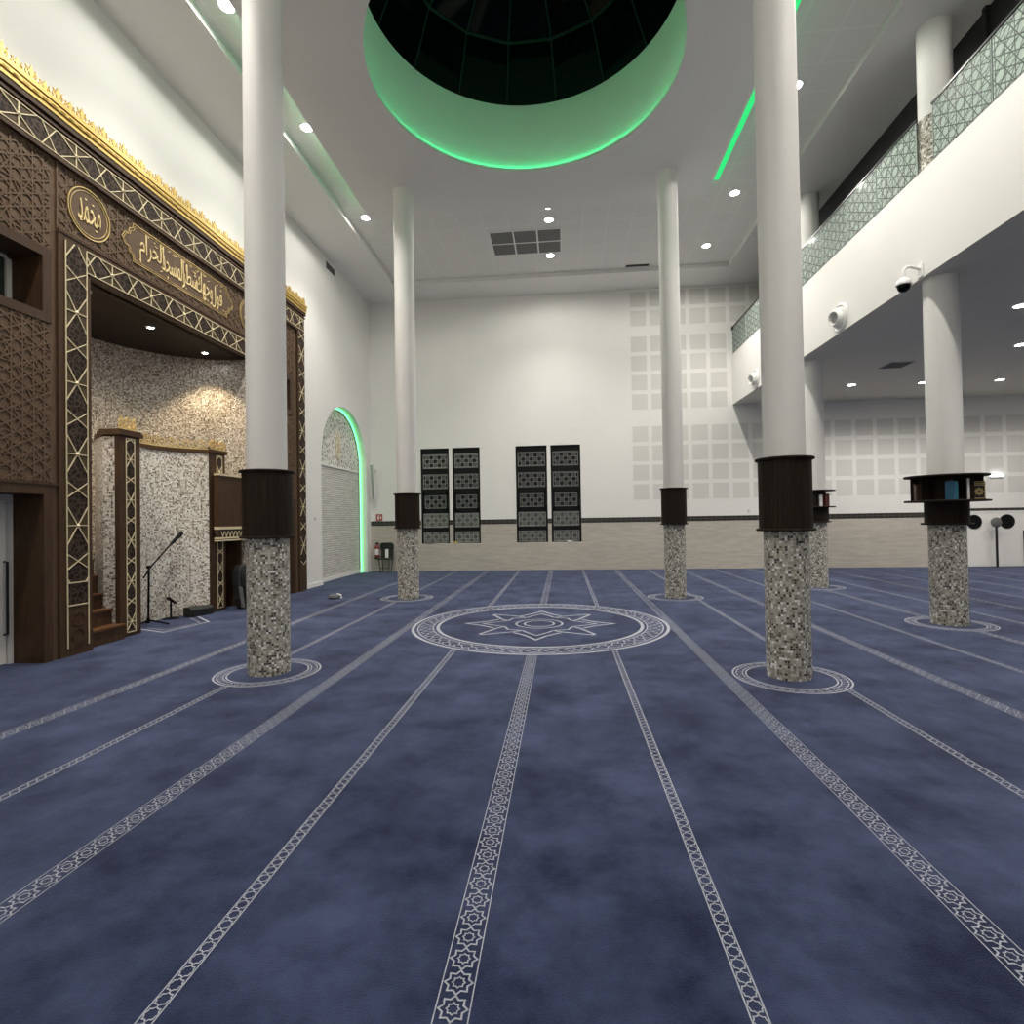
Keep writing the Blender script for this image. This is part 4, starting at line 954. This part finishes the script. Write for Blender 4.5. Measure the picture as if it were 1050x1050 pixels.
# ------------------------------------------------------------------ ceiling and wall fittings
g = thing('air_grille', 'grey six panel air grille in the rear ceiling', 'air grille', (-.815, 14.02, ZR))
for i in range(3):
    for j in range(2):
        mb = MB(); x0, y0 = -.9 + i * .6, -.6 + j * .6; mb.box((x0 + .02, y0 + .02, -.012), (x0 + .58, y0 + .58, 0)); mb.build('grille_panel', 'grille', g)
mb = MB()
for xx in (-.9, -.3, .3, .9): mb.box((xx - .02, -.62, -.016), (xx + .02, .62, 0))
for yy in (-.6, 0, .6): mb.box((-.92, yy - .02, -.0155), (.92, yy + .02, 0))
mb.build('grille_frame', 'plastic', g)
g = thing('slot_diffuser', 'narrow black slot vent at the rear ceiling edge', 'air vent', (2.24, 15.70, ZR)); mb = MB(); mb.box((-.32, -.05, -.015), (.32, .05, 0)); mb.build('slot', 'black', g); mb = MB(); mb.box((-.30, -.006, -.02), (.30, .006, -.012)); mb.build('slot_bar', 'darkframe', g)
g = thing('wall_vent', 'small grey louvred vent high on the left wall', 'air vent', (XW, 14.17, 8.46)); mb = MB(); mb.box((0, -.28, -.09), (.012, .28, .09)); mb.build('vent_frame', 'greyplastic', g)
mb = MB()
for k in range(5): mb.box((.012, -.26, -.075 + k * .034), (.02, .26, -.055 + k * .034))
mb.build('vent_louvres', 'grille', g)
g = thing('ceiling_vent', 'dark square air vent in the ceiling under the balcony', 'air vent', (7.62, 13.12, ZU)); mb = MB(); mb.box((-.26, -.26, -.012), (.26, .26, 0)); mb.build('vent_frame', 'greyplastic', g)
mb = MB()
for k in range(8): mb.box((-.23, -.225 + k * .06, -.02), (.23, -.195 + k * .06, -.012))
mb.build('vent_louvres', 'grille', g)
# jet nozzles on the balcony front
def nozzle(y, lab):
    z = thing('air_nozzle', lab, 'air vent', (XG, y, 5.235), 0, 'round air nozzles on the balcony front')
    mb = MB(); mb.lathe((0, 0, 0), [(.13, .0), (.262, 0), (.262, .02), (.235, .035), (.215, .018), (.17, .018)], 40, axis=(-1, 0, 0)); mb.build('wall_flange', 'plastic', z, smooth=True)
    ax = V3((-1, -.25, -.12)).normalized()
    mb = MB(); mb.lathe(V3((0, 0, 0)), [(.19, 0), (.185, .05), (.15, .07), (.13, .16), (.12, .165), (.105, .155), (.10, .06)], 36, axis=ax); mb.build('nozzle_barrel', 'plastic', z, smooth=True)
    mb = MB(); mb.lathe(V3((0, 0, 0)), [(0, .075), (.105, .075)], 24, axis=ax); mb.build('nozzle_core', 'greyplastic', z); return z
nozzle(10.59, 'round white air nozzle on the balcony front, right of the front column'); nozzle(15.05, 'round white air nozzle at the far end of the balcony front')
# camera dome
k = thing('security_camera', 'white dome security camera on a curved arm under the balcony edge', 'camera', (XG, 8.32, 5.08))
mb = MB(); mb.box((-.02, -.06, -.10), (0, .06, .10)); mb.build('wall_plate', 'plastic', k, bevel=.01)
P = [V3((-.02, 0, .03)), V3((-.09, 0, .055)), V3((-.15, 0, .07)), V3((-.20, 0, .06)), V3((-.232, 0, .02)), V3((-.238, 0, -.05)), V3((-.238, 0, -.09))]
mb = MB(); mb.tube(P, .022, 14); mb.build('arm', 'plastic', k, smooth=True)
mb = MB(); mb.lathe((-.238, 0, 0), [(.001, -.085), (.035, -.087), (.055, -.10), (.085, -.13), (.10, -.175), (.10, -.195), (.08, -.20)], 36); mb.build('housing', 'plastic', k, smooth=True)
mb = MB(); mb.lathe((-.238, 0, -.195), [(.085, 0), (.083, -.04), (.066, -.075), (.036, -.095), (.001, -.10)], 32); mb.build('dark_dome', 'glassdark', k, smooth=True)
# emergency lamp
k = thing('emergency_light', 'small lit white emergency light above the far double door', 'emergency light', (12.57, YB - .02, 2.63)); mb = MB(); mb.box((-.17, -.02, -.045), (.17, .02, -.01)); mb.build('lamp_base', 'plastic', k); mb = MB(); mb.prism(frame((0, -.05, -.01), (1, 0, 0), (0, 0, 1), (0, 1, 0)), [(-.16, 0), (.16, 0), (.13, .045), (.05, .075), (-.05, .075), (-.13, .045)], .06); mb.build('lamp_cover', 'emerg', k)
# far double door
o = struct(thing('door_3', '', '')); del o['label']; del o['category']; y = YB - .03
mb = MB(); mb.box((11.48, y, 0), (11.54, YB, 1.62)); mb.box((13.30, y, 0), (13.36, YB, 1.62)); mb.box((11.54, y, 1.57), (13.30, YB, 1.62)); mb.build('door_frame', 'plastic', o)
for a, b, cx in ((11.545, 12.387, 11.935), (12.393, 13.295, 12.827)):
    mb = MB(); mb.box((a, y + .008, .01), (b, YB, 1.565)); lf = mb.build('door_leaf', 'white', o)
    mb = MB(); mb.lathe((cx, y + .008, 1.31 if False else 1.30), [(.165, .0), (.19, .012), (.205, .014), (.212, 0)], 36, axis=(0, -1, 0)); mb.build('porthole_ring', 'darkframe', lf, smooth=True)
    mb = MB(); mb.lathe((cx, y + .006, 1.30), [(0, 0), (.175, 0)], 32, axis=(0, -1, 0)); mb.build('porthole_glass', 'glassdark', lf)
k = thing('floor_stand', 'black pole stand with grey round head before the double door', 'stand', (12.385, YB - .22, 0))
mb = MB(); mb.lathe((0, 0, 0), [(0, .012), (.15, .012), (.155, .006), (.155, 0)], 28); mb.build('stand_base', 'black', k)
mb = MB(); mb.tube([(0, 0, .012), (0, 0, 1.16)], .03, 10); mb.build('pole', 'black', k, smooth=True)
mb = MB(); mb.lathe((0, .0, 1.28), [(0, .03), (.12, .028), (.145, .012), (.145, -.012), (.12, -.02), (0, -.02)], 32, axis=(0, -1, 0)); mb.build('round_head', 'headgrey', k, smooth=True)
# dark post at the right edge
k = thing('door_pull', 'dark vertical bar at the right edge of the far door', 'handle', (13.27, YB - .075, 0)); mb = MB(); mb.tube([(0, .04, .12), (0, 0, .12), (0, 0, 1.0), (0, .04, 1.0)], .022, 8); mb.build('bar', 'wooddark', k); mb = MB(); mb.box((-.03, .036, .08), (.03, .046, 1.04)); mb.build('back_plate', 'wooddark', k)

# ------------------------------------------------------------------ far left corner
k = thing('fire_extinguisher', 'red fire extinguisher hung in the far left corner', 'fire extinguisher', (-5.92, YB - .119, .41)); k.scale = (.78,) * 3
mb = MB(); mb.lathe((0, 0, 0), [(0, .0), (.085, .0), (.098, .02), (.098, .42), (.09, .48), (.06, .54), (.03, .565), (.03, .60), (0, .60)], 28); mb.build('cylinder', 'red', k, smooth=True)
mb = MB(); mb.lathe((0, 0, 0), [(.10, .16), (.10, .40)], 20, 0, PI + .5, 2 * PI - .35); mb.build('label_sheet', 'paper', k)
mb = MB(); mb.lathe((0, 0, 0), [(0, -.012), (.102, -.012), (.106, .0), (.106, .05), (.100, .055)], 28); mb.build('foot', 'black', k, smooth=True)
mb = MB(); mb.box((-.025, -.03, .60), (.025, .03, .65)); mb.box((-.015, -.13, .655), (.015, .03, .672)); mb.box((-.015, -.11, .61), (.015, -.03, .625)); mb.build('valve_lever', 'black', k)
mb = MB(); mb.tube([(-.03, 0, .62), (-.10, 0, .60), (-.125, 0, .5), (-.12, 0, .3), (-.105, 0, .15)], .011, 8); mb.build('hose', 'black', k, smooth=True)
mb = MB(); mb.box((-.03, .09, .3), (.03, .138, .66)); mb.box((-.11, .085, .36), (.11, .10, .385)); mb.build('wall_bracket', 'blackmetal', k)
k = thing('fire_sign', 'small red and white fire point sign on the far left wall', 'sign', (-5.87, YB - .02, 1.73)); mb = MB(); mb.box((-.105, -.003, -.105), (.105, .003, .105)); mb.build('sign_plate', 'redsign', k)
F = frame((0, -.0035, 0), (1, 0, 0), (0, 0, 1), (0, -1, 0)); mb = MB(); mb.prism(F, [(-.05, -.07), (-.01, -.07), (-.01, .03), (-.02, .05), (-.04, .05), (-.05, .03)], .001); mb.prism(F, [(.03, -.06), (.07, -.03), (.065, .02), (.05, .07), (.045, .02), (.025, -.02)], .001); mb.stroke(F, [(-.03, .05), (-.03, .075), (.0, .07), (.01, .03)], .012, .001); mb.build('pictogram', 'paper', k, label='white extinguisher and flame symbols')
# black chair
k = thing('chair', 'black chair with a white sheet on its back in the far left corner', 'chair', (-5.565, YB - .36, 0))
mb = MB(); mb.prism(frame((0, .17, .70), (1, 0, 0), (0, -.12, 1), (0, -1, -.12)), [(-.19, 0), (.19, 0), (.222, .04), (.225, .14), (.20, .20), (.15, .225), (-.15, .225), (-.20, .20), (-.225, .14), (-.222, .04)], .03); mb.build('backrest', 'chair', k, bevel=.008)
mb = MB(); mb.box((-.20, -.19, .40), (.20, .19, .445)); mb.build('seat', 'chair', k, bevel=.012)
mb = MB(); mb.box((-.175, .15, .44), (.175, .17, .72)); mb.build('back_web', 'chair', k)
for sg in (-1, 1):
    mb = MB(); mb.tube([(sg * .185, .165, .88), (sg * .19, .18, .60), (sg * .185, .17, .42)], .015, 8); mb.build('back_post', 'chairframe', k, smooth=True)
    for y0, y1 in ((-.16, -.10), (.16, .14)):
        mb = MB(); mb.tube([(sg * .17, y0, .42), (sg * .13, y1, .0)], .014, 8); mb.build('leg', 'chair', k, smooth=True)
    mb = MB(); mb.tube([(sg * .19, .17, .50), (sg * .225, .02, .49), (sg * .22, -.12, .485), (sg * .18, -.17, .42)], .012, 8); mb.build('armrest', 'chairframe', k, smooth=True)
mb = MB(); mb.tube([(-.137, -.108, .13), (.137, -.108, .13)], .010, 8); mb.build('stretcher', 'chair', k, smooth=True)
k = thing('paper_sheet', 'white paper leaning on the back of the black corner chair', 'paper', (-5.565, YB - .22, .447)); mb = MB(); mb.prism(frame((0, -.02, 0), (1, 0, 0), (0, .06, 1), (0, -1, .06)), [(-.05, 0), (.05, 0), (.055, .27), (-.055, .27)], .004); o = mb.build('sheet', 'paper', k)
# column loudspeaker
k = thing('column_loudspeaker', 'tall slim white loudspeaker on the far left corner wall', 'loudspeaker', (-5.98, YB, 2.86))
mb = MB(); F = frame((0, -.30, .58), (1, 0, 0), (0, .20, -1.16), (0, -1, -.17)); mb.prism(F, [(-.055, 0), (.055, 0), (.055, 1), (-.055, 1)], .10); mb.build('cabinet', 'plastic', k, bevel=.008)
mb = MB(); F2 = frame((0, -.405, .56), (1, 0, 0), (0, .20, -1.16), (0, -1, -.17)); mb.prism(F2, [(-.042, .03), (.042, .03), (.042, .95), (-.042, .95)], .006); mb.build('speaker_grille', 'greyplastic', k)
for z in (.38, -.45):
    mb = MB(); mb.box((-.02, -.30 if z > 0 else -.16, z - .02), (.02, -.01, z + .02)); mb.box((-.05, -.012, z - .06), (.05, 0, z + .06)); mb.build('wall_bracket', 'plastic', k)
# sockets
k = thing('wall_socket', 'small grey socket on the white wall beside the stone arch', 'socket', (XW, 13.06, 1.69)); mb = MB(); mb.box((0, -.04, -.04), (.012, .04, .04)); mb.build('plate', 'plastic', k); mb = MB(); mb.box((.012, -.02, -.03), (.02, .02, .03)); mb.build('insert', 'greyplastic', k)
k = thing('wall_socket', 'small dark socket on the far wall above the band', 'socket', (5.6, YB, 1.745)); mb = MB(); mb.box((-.05, -.012, -.05), (.05, 0, .05)); mb.build('plate', 'plastic', k); mb = MB(); mb.box((-.02, -.02, -.025), (.022, -.012, .022)); mb.build('insert', 'greyplastic', k)
# bits on the window sills
def sillbox(name, lab, cat, x, w, h, mat, y=YB + .012):
    k = thing(name, lab, cat, (x, y, .86)); mb = MB(); mb.box((-w / 2, -.04, 0), (w / 2, .04, h * .75)); mb.build('box_body', mat, k, bevel=.004); mb = MB(); mb.box((-w / 2 - .003, -.042, h * .7), (w / 2 + .003, .042, h)); mb.build('box_lid', mat, k)
sillbox('tissue_box', 'flat pale box on the sill of the leftmost window', 'box', -4.22, .24, .05, 'frost')
sillbox('card_box', 'yellow card box on the sill of the second window', 'box', -3.40, .13, .055, 'yellow')
k = thing('prayer_beads', 'dark beads lying on the sill of the third window', 'prayer beads', (-1.22, YB + .015, .86))
mb = MB()
for i in range(14):
    a = 2 * PI * i / 14; mb.lathe((.14 * cos(a), .028 * sin(a), .018), [(.001, -.018), (.013, -.012), (.018, 0), (.013, .012), (.001, .018)], 8)
mb.build('beads', 'black', k)
mb = MB(); mb.tube([(.14, 0, .018), (.18, -.01, .012), (.22, .0, .01)], .006, 6); mb.build('tassel', 'greybag', k)
sillbox('small_box', 'small white box on the sill of the rightmost window', 'box', .20, .14, .05, 'paper')
# small thing on the carpet
k = thing('shoulder_pouch', 'small grey and white pouch left on the carpet before the arch', 'pouch', (-4.79, 11.02, 0), .5)
mb = MB(); mb.lathe((0, 0, 0), [(.001, .0), (.10, .0), (.125, .03), (.11, .07), (.06, .10), (.001, .105)], 14); mb.build('pouch_body', 'greybag', k, smooth=True)
mb = MB(); mb.tube([(.06, -.05, .10), (.13, -.05, .07), (.15, -.03, .02), (.13, -.06, .005)], .022, 8); mb.build('pouch_flap', 'paper', k, smooth=True)

# ------------------------------------------------------------------ microphones, speaker and bag by the mihrab
k = thing('microphone_stand', 'tall black boom microphone stand before the mosaic recess', 'microphone stand', (-6.60, 8.13, 0))
for a in (.3, .3 + 2 * PI / 3, .3 + 4 * PI / 3):
    mb = MB(); mb.tube([(0, 0, .09), (.30 * cos(a), .30 * sin(a), .012)], .014, 8); mb.build('leg', 'mic', k, smooth=True)
mb = MB(); mb.tube([(0, 0, .05), (0, .02, .93)], .016, 10); mb.tube([(0, .0, .04), (0, 0, .12)], .024, 10); mb.build('pole', 'mic', k, smooth=True)
mb = MB(); mb.tube([(-.03, .02, .93), (.03, .02, .93)], .025, 10); mb.build('clutch', 'mic', k, smooth=True)
mb = MB(); mb.tube([(.03, -.13, .77), (.03, .02, .93), (.03, .50, 1.29)], .013, 8); mb.build('boom', 'mic', k, smooth=True)
mb = MB(); mb.tube([(.03, .48, 1.275), (.03, .60, 1.36), (.03, .74, 1.455)], [.022, .032, .034], 12); mb.build('microphone', 'mic', k, smooth=True)
k = thing('microphone_stand', 'short black desk microphone stand on the carpet by the recess', 'microphone stand', (-6.68, 8.74, 0))
mb = MB(); mb.lathe((0, 0, 0), [(0, .02), (.09, .018), (.125, .012), (.125, 0)], 28); mb.build('round_base', 'mic', k, smooth=True)
mb = MB(); mb.tube([(0, 0, .015), (0, 0, .29)], .016, 8); mb.build('pole', 'mic', k, smooth=True)
mb = MB(); mb.tube([(.02, .10, .25), (.02, 0, .305), (.02, -.09, .36)], [.016, .022, .03], 12); mb.build('microphone', 'mic', k, smooth=True)
k = thing('floor_monitor', 'low dark loudspeaker box on the floor beside the right post', 'loudspeaker', (-6.40, 9.05, 0), -.30)
mb = MB(); mb.prism(frame((.10, -.215, 0), (-1, 0, 0), (0, 0, 1), (0, 1, 0)), [(0, 0), (.20, 0), (.20, .165), (.03, .165), (0, .12)], .43); mb.build('cabinet', 'speaker', k, bevel=.006)
mb = MB(); mb.box((.098, -.19, .02), (.108, .19, .11)); mb.build('speaker_grille', 'black', k)
k = thing('backpack', 'black and grey bag leaning in the alcove under the pulpit', 'bag', (-5.96, 9.82, 0), .25)
k.rotation_euler = (0, -.12, -.35); k.scale = (.9, .80, .97)
mb = MB(); mb.prism(frame((-.14, 0, 0), (0, 1, 0), (0, 0, 1), (1, 0, 0)), [(-.17, .02), (.17, .02), (.22, .20), (.235, .50), (.20, .76), (.12, .86), (-.12, .86), (-.20, .76), (-.235, .50), (-.22, .20)], .22); mb.build('bag_body', 'bagdark', k, bevel=.03)
mb = MB(); mb.prism(frame((.08, 0.03, 0), (0, 1, 0), (0, 0, 1), (1, 0, 0)), [(-.12, .05), (.14, .05), (.16, .36), (-.12, .36)], .05); mb.build('front_pocket', 'baggrey', k, bevel=.012)
mb = MB(); mb.prism(frame((.06, -.20, 0), (0, 1, 0), (0, 0, 1), (1, 0, 0)), [(-.02, .03), (.05, .02), (.03, .42), (-.05, .44)], .05); mb.build('side_pocket', 'baggrey', k, bevel=.01)
mb = MB(); mb.prism(frame((.08, 0, 0), (0, 1, 0), (0, 0, 1), (1, 0, 0)), [(-.16, .42), (.16, .42), (.18, .60), (.12, .76), (-.12, .76), (-.18, .60)], .045); mb.build('top_pocket', 'bagdark', k, bevel=.015)
mb = MB(); mb.tube([(.125, -.12, .72), (.16, -.13, .50), (.14, -.10, .25), (.12, -.07, .04)], .02, 8); mb.build('strap', 'black', k, smooth=True)
mb = MB(); mb.box((.126, .02, .44), (.132, .09, .465)); mb.build('badge', 'paper', k)

# ------------------------------------------------------------------ world, camera, view
w = bpy.data.worlds.new('night'); SC.world = w; w.use_nodes = True
w.node_tree.nodes['Background'].inputs[0].default_value = (.02, .03, .05, 1); w.node_tree.nodes['Background'].inputs[1].default_value = .02
f, ya, pi_, ro = 558.9023, .0924, .0132, -.0164
cy_, sy_, cp, sp_ = cos(ya), sin(ya), cos(pi_), sin(pi_)
fv = V3((-sy_ * cp, cy_ * cp, sp_)); r0 = V3((cy_, sy_, 0)); u0 = r0.cross(fv)
rv = r0 * cos(ro) + u0 * sin(ro); uv_ = u0 * cos(ro) - r0 * sin(ro)
cd = bpy.data.cameras.new('camera'); cam = bpy.data.objects.new('camera', cd); COL.objects.link(cam)
cd.sensor_width = 36; cd.lens = f * 36 / 1050; cd.clip_start = .05; cd.clip_end = 100
cam.matrix_world = Matrix(((rv.x, uv_.x, -fv.x, 0), (rv.y, uv_.y, -fv.y, 0), (rv.z, uv_.z, -fv.z, 1.6), (0, 0, 0, 1)))
SC.camera = cam
SC.view_settings.view_transform = 'Standard'; SC.view_settings.look = 'None'; SC.view_settings.gamma = 1; SC.view_settings.use_curve_mapping = False
SC.view_settings.exposure = .84
try:
    SC.cycles.use_denoising = True; SC.cycles.max_bounces = 8; SC.cycles.diffuse_bounces = 5; SC.cycles.sample_clamp_indirect = 4
except Exception: pass
